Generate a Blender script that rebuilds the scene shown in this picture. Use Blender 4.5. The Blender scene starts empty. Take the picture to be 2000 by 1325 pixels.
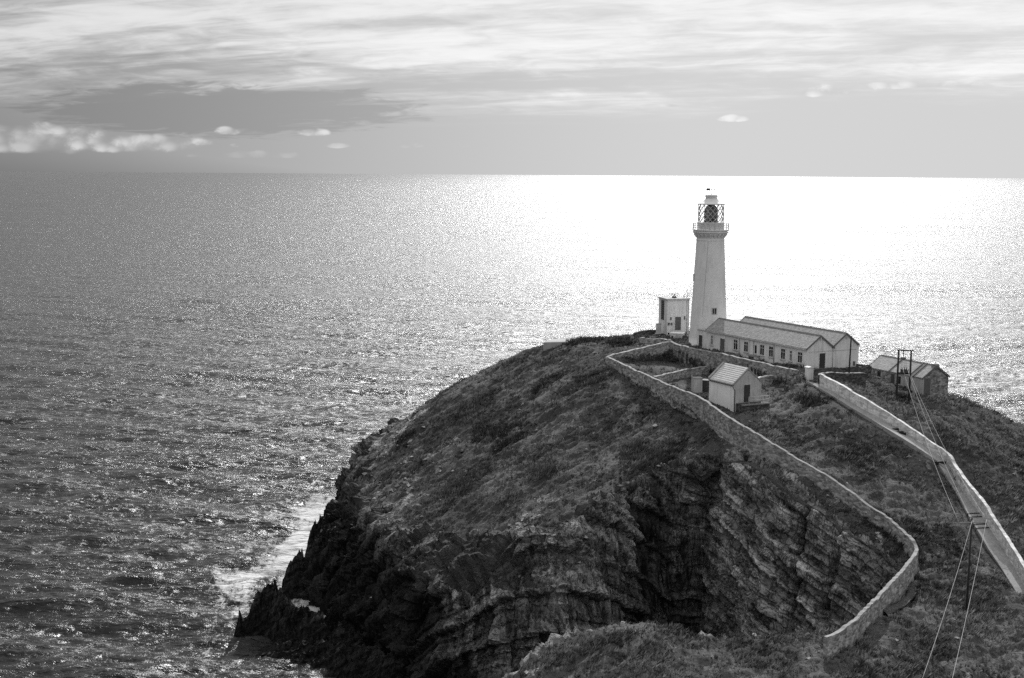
import bpy, bmesh, math, random
import numpy as np
from mathutils import Vector, Matrix

random.seed(7)
rng = np.random.default_rng(7)
sc = bpy.context.scene
R = math.radians

# ------------------------------------------------------------------ camera
FPX, CAM_H = 2650.0, 64.0                      # focal length in photo pixels (2000 wide), eye height above the sea
PITCH = math.atan((662.5 - 341.5) / FPX)
ROLL = math.atan(13 / 1910)
_f = Vector((0, math.cos(PITCH), -math.sin(PITCH)))
_r0 = Vector((1, 0, 0)); _u0 = Vector((0, math.sin(PITCH), math.cos(PITCH)))
_r = _r0 * math.cos(ROLL) + _u0 * math.sin(ROLL)
_u = _u0 * math.cos(ROLL) - _r0 * math.sin(ROLL)
EYE = Vector((0, 0, CAM_H))
cam = bpy.data.cameras.new('camera')
cam.sensor_width = 36.0; cam.lens = 36.0 * FPX / 2000.0
cam.clip_start = 1.0; cam.clip_end = 600000.0
cam_o = bpy.data.objects.new('camera', cam)
sc.collection.objects.link(cam_o)
m = Matrix((_r, _u, -_f)).transposed().to_4x4(); m.translation = EYE
cam_o.matrix_world = m
sc.camera = cam_o

def ray(x, y): return _f + _r * ((x - 1000) / FPX) + _u * ((662.5 - y) / FPX)
def at_z(x, y, z):                              # where the sight line through a photo point reaches a height
    d = ray(x, y); return EYE + d * ((z - CAM_H) / d.z)
def at_depth(x, y, Y):
    d = ray(x, y); return EYE + d * (Y / d.y)

# ------------------------------------------------------------------ sky, sun, exposure
SUN_AZ, SUN_EL = R(9.5), R(33.0)              # azimuth clockwise from +Y (the view), elevation
SKY_STRENGTH = 0.1
w = bpy.data.worlds.new('World'); sc.world = w; w.use_nodes = True

class NT:
    """tiny node-graph helper"""
    def __init__(s, tree): s.t = tree; s.n = tree.nodes; s.l = tree.links
    def node(s, typ, **kw):
        n = s.n.new(typ)
        for k, v in kw.items(): setattr(n, k, v)
        return n
    def put(s, sock, v):
        if v is None: return
        if hasattr(v, 'is_output') or isinstance(v, bpy.types.NodeSocket): s.l.new(v, sock)
        elif isinstance(v, (tuple, list)) and sock.type == 'RGBA' and len(v) == 3: sock.default_value = (*v, 1)
        else: sock.default_value = v
    def math(s, op, a, b=None, c=None, clamp=False):
        n = s.node('ShaderNodeMath', operation=op, use_clamp=clamp)
        s.put(n.inputs[0], a); s.put(n.inputs[1], b)
        if c is not None: s.put(n.inputs[2], c)
        return n.outputs[0]
    def vmath(s, op, a, b=None):
        n = s.node('ShaderNodeVectorMath', operation=op)
        s.put(n.inputs[0], a); s.put(n.inputs[1], b)
        return n.outputs['Value'] if op in ('DOT_PRODUCT', 'LENGTH', 'DISTANCE') else n.outputs[0]
    def ramp(s, v, a, b, lo=0.0, hi=1.0, smooth=True):
        n = s.node('ShaderNodeMapRange', interpolation_type='SMOOTHSTEP' if smooth else 'LINEAR')
        for i, q in enumerate((v, a, b, lo, hi)): s.put(n.inputs[i], q)
        return n.outputs[0]
    def noise(s, vec, scale, detail=4, rough=0.55, dist=0.0):
        n = s.node('ShaderNodeTexNoise')
        s.put(n.inputs['Vector'], vec); n.inputs['Scale'].default_value = scale
        n.inputs['Detail'].default_value = detail; n.inputs['Roughness'].default_value = rough
        n.inputs['Distortion'].default_value = dist
        return n.outputs['Fac']
    def mix(s, f, a, b):                         # scalar mix
        n = s.node('ShaderNodeMix', data_type='FLOAT')
        s.put(n.inputs[0], f); s.put(n.inputs[2], a); s.put(n.inputs[3], b)
        return n.outputs[0]
    def xyz(s, x, y, z):
        n = s.node('ShaderNodeCombineXYZ')
        s.put(n.inputs[0], x); s.put(n.inputs[1], y); s.put(n.inputs[2], z)
        return n.outputs[0]
    def sep(s, v):
        n = s.node('ShaderNodeSeparateXYZ'); s.put(n.inputs[0], v); return n.outputs
    def bump(s, h, dist, strength=1.0, normal=None):
        n = s.node('ShaderNodeBump'); s.put(n.inputs['Height'], h)
        n.inputs['Distance'].default_value = dist; n.inputs['Strength'].default_value = strength
        if normal is not None: s.put(n.inputs['Normal'], normal)
        return n.outputs[0]

def build_sky():
    t = NT(w.node_tree); t.n.clear()
    out = t.node('ShaderNodeOutputWorld'); bg = t.node('ShaderNodeBackground')
    bg.inputs['Strength'].default_value = SKY_STRENGTH
    t.l.new(bg.outputs[0], out.inputs[0])
    sky = t.node('ShaderNodeTexSky', sky_type='NISHITA', sun_disc=False, sun_elevation=SUN_EL, sun_rotation=SUN_AZ,
                 altitude=60.0, air_density=1.0, dust_density=1.2, ozone_density=1.0)
    bw = t.node('ShaderNodeRGBToBW'); t.l.new(sky.outputs[0], bw.inputs[0])
    d = t.vmath('NORMALIZE', t.node('ShaderNodeTexCoord').outputs['Generated'])
    dx, dy, dz = t.sep(d)
    el = t.math('ARCSINE', dz)
    az = t.math('ARCTAN2', dx, dy)
    sund = (math.sin(SUN_AZ) * math.cos(SUN_EL), math.cos(SUN_AZ) * math.cos(SUN_EL), math.sin(SUN_EL))
    cs = t.vmath('DOT_PRODUCT', d, sund)
    glow = t.ramp(cs, 0.45, 1.0)                                     # thin cloud brightens towards the sun
    # ---- clear air between the clouds, seen through the dark monochrome filter
    clear = t.math('MINIMUM', t.math('MULTIPLY', bw.outputs[0], 0.44), 4.5)
    clear = t.math('MULTIPLY', clear, t.ramp(az, -0.41, 0.17, 0.46, 1.0))
    # ---- high streaky cloud sheet: a plane overhead
    zz = t.math('ADD', t.math('MAXIMUM', dz, 0.0), 0.11)
    px = t.math('DIVIDE', dx, zz); py = t.math('DIVIDE', dy, zz)
    ca, sa = math.cos(-0.30), math.sin(-0.30)
    qx = t.math('ADD', t.math('MULTIPLY', px, ca), t.math('MULTIPLY', py, sa))
    qy = t.math('SUBTRACT', t.math('MULTIPLY', py, ca), t.math('MULTIPLY', px, sa))
    n1 = t.noise(t.xyz(t.math('MULTIPLY', qx, 0.55), qy, 0.0), 0.85, 8, 0.62, 0.5)
    n2 = t.noise(t.xyz(t.math('MULTIPLY', qx, 0.22), t.math('MULTIPLY', qy, 1.25), 3.7), 1.9, 7, 0.62, 0.7)
    n3 = t.noise(t.xyz(t.math('MULTIPLY', qx, 0.8), qy, 9.1), 5.5, 5, 0.6, 0.6)
    cl = t.math('ADD', t.math('ADD', t.math('MULTIPLY', n1, 0.44), t.math('MULTIPLY', n2, 0.34)), t.math('MULTIPLY', n3, 0.22))
    edge = t.math('ADD', el, t.math('MULTIPLY', t.math('SUBTRACT', n1, 0.5), 0.055))
    deck = t.ramp(edge, 0.036, 0.072)                                # the sheet ends above the horizon: clear band below
    mask = t.ramp(t.math('ADD', cl, t.ramp(el, 0.04, 0.12, -0.03, 0.05)), 0.41, 0.60)
    mask = t.math('MULTIPLY', mask, deck)
    # a lens-shaped gap of darker clear air low on the left
    ga = t.math('MULTIPLY', t.math('ADD', az, 0.205), 7.5); ge = t.math('MULTIPLY', t.math('SUBTRACT', el, 0.044), 58.0)
    gn = t.math('ADD', t.math('MULTIPLY', t.math('SUBTRACT', n1, 0.5), 3.0), t.math('MULTIPLY', t.math('SUBTRACT', n3, 0.5), 2.6))
    gap = t.ramp(t.math('ADD', t.math('ADD', t.math('MULTIPLY', ga, ga), t.math('MULTIPLY', ge, ge)), gn), 0.55, 1.25, 1.0, 0.0)
    mask = t.math('MULTIPLY', mask, t.math('SUBTRACT', 1.0, t.math('MULTIPLY', gap, 0.9)))
    clear = t.math('MULTIPLY', clear, t.math('SUBTRACT', 1.0, t.math('MULTIPLY', gap, 0.20)))
    cloud = t.math('ADD', t.mix(t.ramp(cl, 0.42, 0.68), 3.9, 5.3), t.math('MULTIPLY', glow, 1.7))
    cloud = t.math('ADD', cloud, t.ramp(el, 0.12, 0.8, 0.0, 2.6))
    cloud = t.math('MULTIPLY', cloud, t.ramp(az, -0.45, 0.1, 0.84, 1.0))
    v = t.mix(mask, clear, cloud)
    # ---- low cumulus far out over the sea
    cp = t.xyz(t.math('MULTIPLY', az, 1.0), t.math('MULTIPLY', el, 1.55), 0.0)
    cn_ = t.noise(cp, 55.0, 8, 0.66, 0.3)
    vo = t.node('ShaderNodeTexVoronoi', feature='SMOOTH_F1'); vo.inputs['Scale'].default_value = 75.0; vo.inputs['Smoothness'].default_value = 0.25
    t.put(vo.inputs['Vector'], t.vmath('ADD', cp, t.xyz(t.math('MULTIPLY', cn_, 0.012), t.math('MULTIPLY', cn_, 0.008), 0.0)))
    cn = t.math('ADD', t.math('MULTIPLY', cn_, 0.55), t.math('MULTIPLY', t.math('SUBTRACT', 0.95, vo.outputs['Distance']), 0.45))
    cn2 = t.noise(cp, 9.0, 3, 0.5, 0.0)
    def puff(a0, e0, wa, we, soft, amp, flat=2.2):
        a = t.math('DIVIDE', t.math('SUBTRACT', az, a0), wa)
        e = t.math('DIVIDE', t.math('SUBTRACT', el, e0), we)
        e = t.math('MAXIMUM', e, t.math('MULTIPLY', e, -flat))       # flatter underside
        r2 = t.math('ADD', t.math('MULTIPLY', a, a), t.math('MULTIPLY', e, e))
        q = t.math('ADD', t.math('SUBTRACT', 1.0, r2), t.math('MULTIPLY', t.math('SUBTRACT', cn, 0.5), soft))
        return t.math('MULTIPLY', t.ramp(q, 0.1, 0.80), amp)
    puffs = [(-0.37, 0.0185, .12, .0165, 1.3, .55), (-0.27, 0.0180, .065, .011, 2.2, .55), (-0.335, .028, .030, .007, 2.4, .6), (-0.2055, 0.0285, .0105, .0052, 2.8, .8), (-.222, .0205, .012, .0035, 2.6, .5),
             (-0.1455, 0.0285, .0150, .0048, 2.6, .8), (-0.129, 0.0195, .0130, .0030, 3.0, .45), (-0.075, 0.020, .012, .0036, 3.0, .28),
             (-0.03, 0.020, .010, .0025, 3.0, .2), (0.1585, 0.0405, .0130, .0042, 3.0, .75), (0.113, 0.0500, .0100, .0026, 2.0, .6),
             (0.225, 0.0590, .036, .0065, 3.2, .7), (0.285, 0.0630, .07, .0040, 2.6, .5), (-0.19, 0.012, .05, .004, 3., .2)]
    for q in puffs:
        k = puff(*q)
        b = t.math('ADD', t.mix(t.ramp(cn, 0.35, 0.7), 2.6, 5.2), t.ramp(az, -0.4, 0.2, 0.0, 1.6))
        v = t.mix(k, v, b)
    # the sea haze below the horizon mirrors the band above it
    g = t.node('ShaderNodeCombineColor')
    for i in range(3): t.l.new(v, g.inputs[i])
    t.l.new(g.outputs[0], bg.inputs['Color'])
build_sky()

sun = bpy.data.lights.new('sun', 'SUN'); sun.energy = 3.1; sun.angle = R(0.6); sun.color = (1, 1, 1)
sun_o = bpy.data.objects.new('sun', sun); sc.collection.objects.link(sun_o)
sun_o.rotation_euler = Vector((math.sin(SUN_AZ) * math.cos(SUN_EL), math.cos(SUN_AZ) * math.cos(SUN_EL), math.sin(SUN_EL))).to_track_quat('Z', 'Y').to_euler()
sun_o.location = (60, 300, 250)

sc.render.engine = 'CYCLES'
sc.view_settings.view_transform = 'Standard'; sc.view_settings.look = 'None'
sc.view_settings.exposure = 0.55; sc.view_settings.gamma = 1.0
sc.cycles.max_bounces = 5; sc.cycles.diffuse_bounces = 2; sc.cycles.glossy_bounces = 2
sc.cycles.transparent_max_bounces = 8; sc.cycles.sample_clamp_indirect = 6.0
sc.cycles.use_denoising = False      # the photograph is grainy film

# ------------------------------------------------------------------ numpy noise
def _hash(ix, iy, iz):
    with np.errstate(over='ignore'):
        h = (ix.astype(np.uint32) * np.uint32(374761393) + iy.astype(np.uint32) * np.uint32(668265263)
             + iz.astype(np.uint32) * np.uint32(2147483647 - 58))
        h = (h ^ (h >> np.uint32(13))) * np.uint32(1274126177)
        h = (h ^ (h >> np.uint32(16))) * np.uint32(2246822519)
        h ^= h >> np.uint32(15)
    return h.astype(np.float64) / 4294967295.0
def vnoise(x, y, z=None):
    """smooth value noise in -1..1"""
    x, y = np.asarray(x, float), np.asarray(y, float)
    z = np.zeros_like(x) if z is None else np.asarray(z, float)
    fx, fy, fz = np.floor(x), np.floor(y), np.floor(z)
    u, v, s = x - fx, y - fy, z - fz
    u, v, s = (q * q * q * (q * (q * 6 - 15) + 10) for q in (u, v, s))
    ix, iy, iz = (q.astype(np.int64) for q in (fx, fy, fz))
    r = 0
    for a in (0, 1):
        for b in (0, 1):
            for c in (0, 1):
                r = r + _hash(ix + a, iy + b, iz + c) * (u if a else 1 - u) * (v if b else 1 - v) * (s if c else 1 - s)
    return r * 2 - 1
def fbm(x, y, z=None, octaves=4, gain=0.5, ridged=False):
    a, t, s = 1.0, 0.0, 0.0
    z = np.zeros_like(np.asarray(x, float)) if z is None else z
    for i in range(octaves):
        n = vnoise(x + 17.3 * i, y - 9.1 * i, z + 5.7 * i)
        if ridged: n = 1 - 2 * np.abs(n)
        t = t + a * n; s += a; a *= gain
        x, y, z = x * 2.03, y * 2.03, z * 2.03
    return t / s
def sstep(a, b, v):
    q = np.clip((v - a) / (b - a), 0, 1); return q * q * (3 - 2 * q)

# ------------------------------------------------------------------ mesh helpers
C = sc.collection
def link(name, me, parent=None, mat=None):
    o = bpy.data.objects.new(name, me); C.objects.link(o)
    if parent is not None: o.parent = parent
    if mat is not None: me.materials.append(mat)
    return o
def np_mesh(name, verts, quads, smooth=True):
    me = bpy.data.meshes.new(name)
    verts = np.asarray(verts, np.float32); quads = np.asarray(quads, np.int32)
    k = quads.shape[1]
    me.vertices.add(len(verts)); me.vertices.foreach_set('co', verts.ravel())
    me.loops.add(quads.size); me.loops.foreach_set('vertex_index', quads.ravel())
    me.polygons.add(len(quads))
    me.polygons.foreach_set('loop_start', np.arange(0, quads.size, k, dtype=np.int32))
    me.polygons.foreach_set('loop_total', np.full(len(quads), k, np.int32))
    me.polygons.foreach_set('use_smooth', np.full(len(quads), smooth, bool))
    me.update(calc_edges=True)
    return me
def attr(me, name, vals):
    a = me.attributes.new(name, 'FLOAT', 'POINT'); a.data.foreach_set('value', np.asarray(vals, np.float32).ravel())

class MB:
    """collects shapes into one mesh"""
    def __init__(s): s.v = []; s.f = []; s.sm = []
    def add(s, v, f, smooth=False):
        b = len(s.v); s.v += [tuple(q) for q in v]; s.f += [tuple(i + b for i in q) for q in f]; s.sm += [smooth] * len(f); return s
    def box(s, x0, x1, y0, y1, z0, z1):
        v = [(x, y, z) for z in (z0, z1) for y in (y0, y1) for x in (x0, x1)]
        return s.add(v, [(0, 2, 3, 1), (4, 5, 7, 6), (0, 1, 5, 4), (2, 6, 7, 3), (0, 4, 6, 2), (1, 3, 7, 5)])
    def hexa(s, v):                              # 8 corners: bottom ring then top ring, both counter-clockwise
        return s.add(v, [(3, 2, 1, 0), (4, 5, 6, 7), (0, 1, 5, 4), (1, 2, 6, 5), (2, 3, 7, 6), (3, 0, 4, 7)])
    def prism(s, poly, axis, a, b):              # polygon in a plane swept along an axis ('x': poly=(y,z); 'y': poly=(x,z); 'z')
        n = len(poly)
        def P(q, t): return {'x': (t, q[0], q[1]), 'y': (q[0], t, q[1]), 'z': (q[0], q[1], t)}[axis]
        v = [P(q, a) for q in poly] + [P(q, b) for q in poly]
        f = [tuple(range(n - 1, -1, -1)), tuple(range(n, 2 * n))] + [(i, (i + 1) % n, n + (i + 1) % n, n + i) for i in range(n)]
        return s.add(v, f)
    def lathe(s, prof, seg=32, cx=0, cy=0, cap=True, smooth=True, a0=0, a1=2 * math.pi):
        v, f = [], []; full = abs(a1 - a0 - 2 * math.pi) < 1e-6; n = seg if full else seg + 1
        for r, z in prof:
            for i in range(n):
                a = a0 + (a1 - a0) * i / seg; v.append((cx + r * math.cos(a), cy + r * math.sin(a), z))
        for k in range(len(prof) - 1):
            for i in range(seg):
                j = (i + 1) % n; f.append((k * n + i, k * n + j, (k + 1) * n + j, (k + 1) * n + i))
        s.add(v, f, smooth)
        if cap and full:
            s.add([v[i] for i in range(n)], [tuple(range(n - 1, -1, -1))]); m0 = (len(prof) - 1) * n
            s.add([v[m0 + i] for i in range(n)], [tuple(range(n))])
        return s
    def tube(s, pts, r, seg=6, r2=None):
        pts = [Vector(p) for p in pts]; v, f = [], []; n = len(pts)
        for k, p in enumerate(pts):
            d = (pts[min(k + 1, n - 1)] - pts[max(k - 1, 0)]).normalized()
            e = d.cross(Vector((0, 0, 1)) if abs(d.z) < 0.95 else Vector((1, 0, 0))).normalized(); g = d.cross(e)
            rr = r if r2 is None else r + (r2 - r) * k / (n - 1)
            for i in range(seg):
                a = 2 * math.pi * i / seg; v.append(p + e * (rr * math.cos(a)) + g * (rr * math.sin(a)))
        for k in range(n - 1):
            for i in range(seg):
                j = (i + 1) % seg; f.append((k * seg + i, k * seg + j, (k + 1) * seg + j, (k + 1) * seg + i))
        f += [tuple(range(seg)), tuple(range((n - 1) * seg + seg - 1, (n - 1) * seg - 1, -1))]
        return s.add(v, f, seg > 4)
    def build(s, name, mat, parent=None):
        me = bpy.data.meshes.new(name); me.from_pydata(s.v, [], s.f)
        me.polygons.foreach_set('use_smooth', s.sm); me.validate(); me.update()
        bm = bmesh.new(); bm.from_mesh(me); bmesh.ops.recalc_face_normals(bm, faces=bm.faces); bm.to_mesh(me); bm.free()
        return link(name, me, parent, mat)
def thing(name, label, cat, loc=(0, 0, 0), rz=0.0, group=None):
    o = bpy.data.objects.new(name, None); C.objects.link(o); o.location = loc; o.rotation_euler = (0, 0, rz)
    o.empty_display_size = 0.5
    return tag(o, label, cat, group)
def tag(o, label, cat, group=None):
    o['label'] = label; o['category'] = cat
    if group: o['group'] = group
    return o

# ------------------------------------------------------------------ materials (a monochrome place: every colour is a grey)
MATS = {}
def new_mat(name):
    mt = bpy.data.materials.new(name); mt.use_nodes = True; t = NT(mt.node_tree)
    b = t.n['Principled BSDF']; MATS[name] = mt
    return mt, t, b
def grey(t, v):
    if isinstance(v, (int, float)): return (v, v, v, 1)
    g = t.node('ShaderNodeCombineColor')
    for i in range(3): t.l.new(v, g.inputs[i])
    return g.outputs[0]
def stone_mat(name, lo, hi, scale=1.0, rough=0.9, bump=0.03, stain=0.0, blocks=0.0, spec=0.2):
    mt, t, b = new_mat(name)
    o = t.node('ShaderNodeTexCoord').outputs['Object']
    n = t.noise(o, 1.1 * scale, 6, 0.65); f = t.noise(o, 7.0 * scale, 4, 0.6)
    v = t.math('ADD', t.math('MULTIPLY', n, 0.55), t.math('MULTIPLY', f, 0.45))
    col = t.ramp(v, 0.3, 0.7, lo, hi)
    h = f
    if blocks:
        vo = t.node('ShaderNodeTexVoronoi', feature='F1'); vo.inputs['Scale'].default_value = 2.6 * scale
        s = t.node('ShaderNodeMapping'); s.inputs['Scale'].default_value = (1, 1, 1.9)
        t.l.new(o, s.inputs[0]); t.l.new(s.outputs[0], vo.inputs['Vector'])
        vr = t.math('SUBTRACT', 1.0, vo.outputs['Distance'])
        sepc = t.node('ShaderNodeSeparateColor'); t.l.new(vo.outputs['Color'], sepc.inputs[0])
        col = t.math('MULTIPLY', col, t.mix(blocks, 1.0, t.ramp(sepc.outputs[0], 0, 1, 0.45, 1.5)))
        h = t.math('ADD', vr, t.math('MULTIPLY', f, 0.5))
    if stain:                                     # rain streaks and lichen
        m_ = t.node('ShaderNodeMapping'); m_.inputs['Scale'].default_value = (1, 1, 0.16); t.l.new(o, m_.inputs[0])
        st = t.noise(m_.outputs[0], 1.6, 5, 0.7)
        col = t.math('MULTIPLY', col, t.ramp(st, 0.42, 0.75, 1.0, 1.0 - stain))
    t.put(b.inputs['Base Color'], grey(t, col))
    b.inputs['Roughness'].default_value = rough; b.inputs['Specular IOR Level'].default_value = spec
    t.put(b.inputs['Normal'], t.bump(h, bump))
    return mt
def flat_mat(name, v, rough=0.6, metal=0.0, spec=0.3):
    mt, t, b = new_mat(name)
    o = t.node('ShaderNodeTexCoord').outputs['Object']
    n = t.noise(o, 3.0, 4, 0.6)
    t.put(b.inputs['Base Color'], grey(t, t.ramp(n, 0.3, 0.7, v * 0.8, v * 1.15)))
    b.inputs['Roughness'].default_value = rough; b.inputs['Metallic'].default_value = metal
    b.inputs['Specular IOR Level'].default_value = spec
    return mt
whitewash = stone_mat('whitewash', 0.70, 0.86, 0.6, 0.85, 0.01, 0.30)
tower_paint = stone_mat('tower_paint', 0.74, 0.87, 0.35, 0.7, 0.006, 0.16)
plain_white = stone_mat('plain_white_paint', 0.82, 0.92, 0.8, 0.8, 0.01, 0.2)
render_grey = stone_mat('weathered_render', 0.40, 0.58, 0.8, 0.9, 0.012, 0.30)
slate = stone_mat('pale_slate', 0.22, 0.36, 1.6, 0.75, 0.02, 0.30, 0.35)
tiles = stone_mat('limewashed_tiles', 0.52, 0.70, 1.6, 0.85, 0.02, 0.25)
rubble = stone_mat('rubble_stone', 0.16, 0.36, 1.0, 0.95, 0.05, 0.2, 0.9)
dark_rubble = stone_mat('dark_rubble_stone', 0.05, 0.13, 1.0, 0.95, 0.05, 0.2, 0.8)
wall_stone = stone_mat('garden_wall_stone', 0.20, 0.42, 0.9, 0.95, 0.04, 0.35, 0.7)
cope_stone = stone_mat('coping_stone', 0.20, 0.36, 1.2, 0.9, 0.02, 0.1)
pale_wall = stone_mat('limewashed_wall', 0.56, 0.84, 0.7, 0.9, 0.03, 0.45, 0.4)
concrete = stone_mat('concrete', 0.32, 0.46, 0.8, 0.9, 0.01, 0.1)
path_conc = stone_mat('path_concrete', 0.24, 0.40, 0.7, 0.95, 0.015, 0.0)
dark_step = flat_mat('dark_step', 0.02, 0.9)
dark_trim = flat_mat('dark_trim', 0.07, 0.7); roof_trim = flat_mat('roof_trim', 0.15, 0.8)
door_paint = flat_mat('dark_door_paint', 0.05, 0.55)
grey_door = flat_mat('grey_door_paint', 0.12, 0.6)
frame_white = flat_mat('window_frame_white', 0.75, 0.5)
tarred = flat_mat('tarred_timber', 0.035, 0.9)
steel = flat_mat('painted_steel', 0.55, 0.45)
dull_steel = flat_mat('dull_steel', 0.22, 0.5, 0.4)
wire_mat = flat_mat('bare_wire', 0.42, 0.9, 0.0, 0.05)
porcelain = flat_mat('porcelain', 0.30, 0.25)
def glass_mat(name, v=0.02, rough=0.08):
    mt, t, b = new_mat(name)
    b.inputs['Base Color'].default_value = (v, v, v, 1); b.inputs['Roughness'].default_value = rough
    b.inputs['IOR'].default_value = 1.5
    return mt
pane_glass = glass_mat('dark_window_glass')
lens_glass = glass_mat('lens_glass', 0.20, 0.12)
def clear_glass():
    mt, t, b = new_mat('lantern_glass')
    tr = t.node('ShaderNodeBsdfTransparent'); gl = t.node('ShaderNodeBsdfGlossy'); gl.inputs['Roughness'].default_value = 0.05
    mx = t.node('ShaderNodeMixShader'); mx.inputs[0].default_value = 0.07
    t.l.new(tr.outputs[0], mx.inputs[1]); t.l.new(gl.outputs[0], mx.inputs[2])
    t.l.new(mx.outputs[0], t.n['Material Output'].inputs[0])
    return mt
lantern_glass = clear_glass()

def island_mat():
    mt, t, b = new_mat('island_ground')
    geo = t.node('ShaderNodeNewGeometry'); o = t.node('ShaderNodeTexCoord').outputs['Object']
    def at(n): return t.node('ShaderNodeAttribute', attribute_name=n).outputs['Fac']
    rock, strata, wet_shade, pale = at('rock'), at('strata'), at('wet_shade'), at('pale')
    fine = t.noise(o, 2.6, 8, 0.68); mid = t.noise(o, 0.55, 6, 0.62); big = t.noise(o, 0.12, 4, 0.55)
    g = t.ramp(t.math('ADD', t.math('MULTIPLY', fine, 0.6), t.math('MULTIPLY', mid, 0.4)), 0.32, 0.70, 0.045, 0.14)
    g = t.math('MULTIPLY', g, t.ramp(big, 0.35, 0.65, 0.6, 1.35))
    # rock: bedded, jointed, lichen-spotted
    mp = t.node('ShaderNodeMapping'); mp.inputs['Scale'].default_value = (1.0, 1.0, 0.30); t.l.new(o, mp.inputs[0])
    bv = t.node('ShaderNodeAttribute', attribute_name='bed').outputs['Vector']
    bm_ = t.node('ShaderNodeMapping'); bm_.inputs['Scale'].default_value = (0.22, 1.0, 0.22); t.l.new(bv, bm_.inputs[0])
    right = at('right')
    beds = t.noise(bm_.outputs[0], 1.15, 7, 0.68, 0.35); beds = t.ramp(beds, 0.30, 0.70, 0.22, 0.78, False)
    colv = t.noise(mp.outputs[0], 1.3, 8, 0.72, 0.3)
    col = t.mix(t.mix(right, 0.35, 0.85), colv, beds)
    fleck = t.noise(o, 3.4, 6, 0.75, 0.2)
    mus = t.math('ABSOLUTE', t.math('SUBTRACT', t.noise(mp.outputs[0], 0.55, 6, 0.7, 0.8), 0.5))
    crack = t.ramp(mus, 0.0, 0.035, 0.35, 1.0)
    rk = t.ramp(t.math('ADD', t.math('MULTIPLY', col, 0.62), t.math('MULTIPLY', fleck, 0.38)), 0.36, 0.66, 0.035, 0.34)
    rk = t.math('MULTIPLY', rk, t.ramp(strata, -0.8, 0.9, 0.40, 1.6))
    rk = t.math('MULTIPLY', rk, crack)
    rk = t.math('MULTIPLY', rk, t.math('ADD', 0.95, t.math('MULTIPLY', pale, 0.7)))
    rk = t.math('MULTIPLY', rk, t.ramp(wet_shade, 0, 1, 1.0, 0.10))  # tide-dark rock, with painted shade of recess and west face
    rm = t.ramp(t.math('ADD', rock, t.math('MULTIPLY', t.math('SUBTRACT', fine, 0.5), 0.9)), 0.38, 0.62)
    t.put(b.inputs['Base Color'], grey(t, t.mix(rm, g, rk)))
    t.put(b.inputs['Roughness'], t.mix(wet_shade, 0.95, 0.7))
    b.inputs['Specular IOR Level'].default_value = 0.12
    h = t.math('ADD', t.math('MULTIPLY', fine, 0.7), t.math('MULTIPLY', t.math('MULTIPLY', col, rm), 0.9))
    h = t.math('ADD', h, t.math('MULTIPLY', t.math('MULTIPLY', crack, rm), 0.25))
    t.put(b.inputs['Normal'], t.bump(h, 0.55, 1.0))
    return mt
def sea_mat():
    mt, t, b = new_mat('sea_water')
    o = t.node('ShaderNodeTexCoord').outputs['Object']
    foam = t.node('ShaderNodeAttribute', attribute_name='foam').outputs['Fac']
    def sc_(x, y): 
        q = t.node('ShaderNodeMapping'); q.inputs['Scale'].default_value = (x, y, 1); q.inputs['Rotation'].default_value = (0, 0, 0.12)
        t.l.new(o, q.inputs[0]); return q.outputs[0]
    a = t.noise(sc_(0.42, 1.0), 0.50, 5, 0.62, 0.3)
    c = t.noise(sc_(0.35, 1.0), 0.09, 5, 0.6, 0.2)
    h = t.math('ADD', t.math('MULTIPLY', a, 1.5), t.math('MULTIPLY', c, 3.2))
    nb = t.bump(h, 1.0, 0.85)
    rn = t.node('ShaderNodeTexNoise'); rn.inputs['Scale'].default_value = 1.0; rn.inputs['Detail'].default_value = 3.0
    t.l.new(sc_(0.55, 1.0), rn.inputs['Vector'])                     # ripples: small random facets, kept at every distance
    rp = t.vmath('MULTIPLY', t.vmath('SUBTRACT', rn.outputs['Color'], (0.5, 0.5, 0.5)), (1.3, 1.05, 0.0))
    t.put(b.inputs['Normal'], t.vmath('NORMALIZE', t.vmath('ADD', nb, rp)))
    fn = t.noise(sc_(1.0, 0.42), 1.1, 8, 0.72, 1.2); fw = t.noise(sc_(1.0, 0.45), 0.22, 5, 0.62, 1.4)
    fm = t.ramp(t.math('ADD', t.math('MULTIPLY', foam, 0.90), t.math('ADD', t.math('MULTIPLY', fn, 0.62), t.math('MULTIPLY', fw, 0.62))), 0.93, 1.10)
    t.put(b.inputs['Base Color'], grey(t, t.mix(fm, 0.012, 0.55)))
    wind = t.math('ADD', t.math('MULTIPLY', t.noise(sc_(0.30, 1.0), 0.011, 4, 0.6), 0.6), t.math('MULTIPLY', t.noise(sc_(0.25, 1.0), 0.05, 4, 0.6), 0.4))
    far = t.node('ShaderNodeAttribute', attribute_name='far').outputs['Fac']          # waves too far off to be meshed
    rg = t.math('ADD', t.mix(far, 0.34, 0.36), t.ramp(wind, 0.35, 0.65, -0.10, 0.06))
    t.put(b.inputs['Roughness'], t.mix(fm, rg, 0.9))
    b.inputs['IOR'].default_value = 1.333; b.inputs['Specular IOR Level'].default_value = 0.40   # lowered to darken the reflected sky
    return mt
def heath_mat():
    mt, t, b = new_mat('heath_tufts')
    v = t.node('ShaderNodeAttribute', attribute_name='shade').outputs['Fac']
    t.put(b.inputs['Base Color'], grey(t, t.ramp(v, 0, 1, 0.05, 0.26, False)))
    b.inputs['Roughness'].default_value = 0.9; b.inputs['Specular IOR Level'].default_value = 0.08
    return mt
island_m, sea_m, heath_m = island_mat(), sea_mat(), heath_mat()
loose_rock = stone_mat('loose_rock', 0.14, 0.42, 1.5, 0.95, 0.03)

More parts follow.
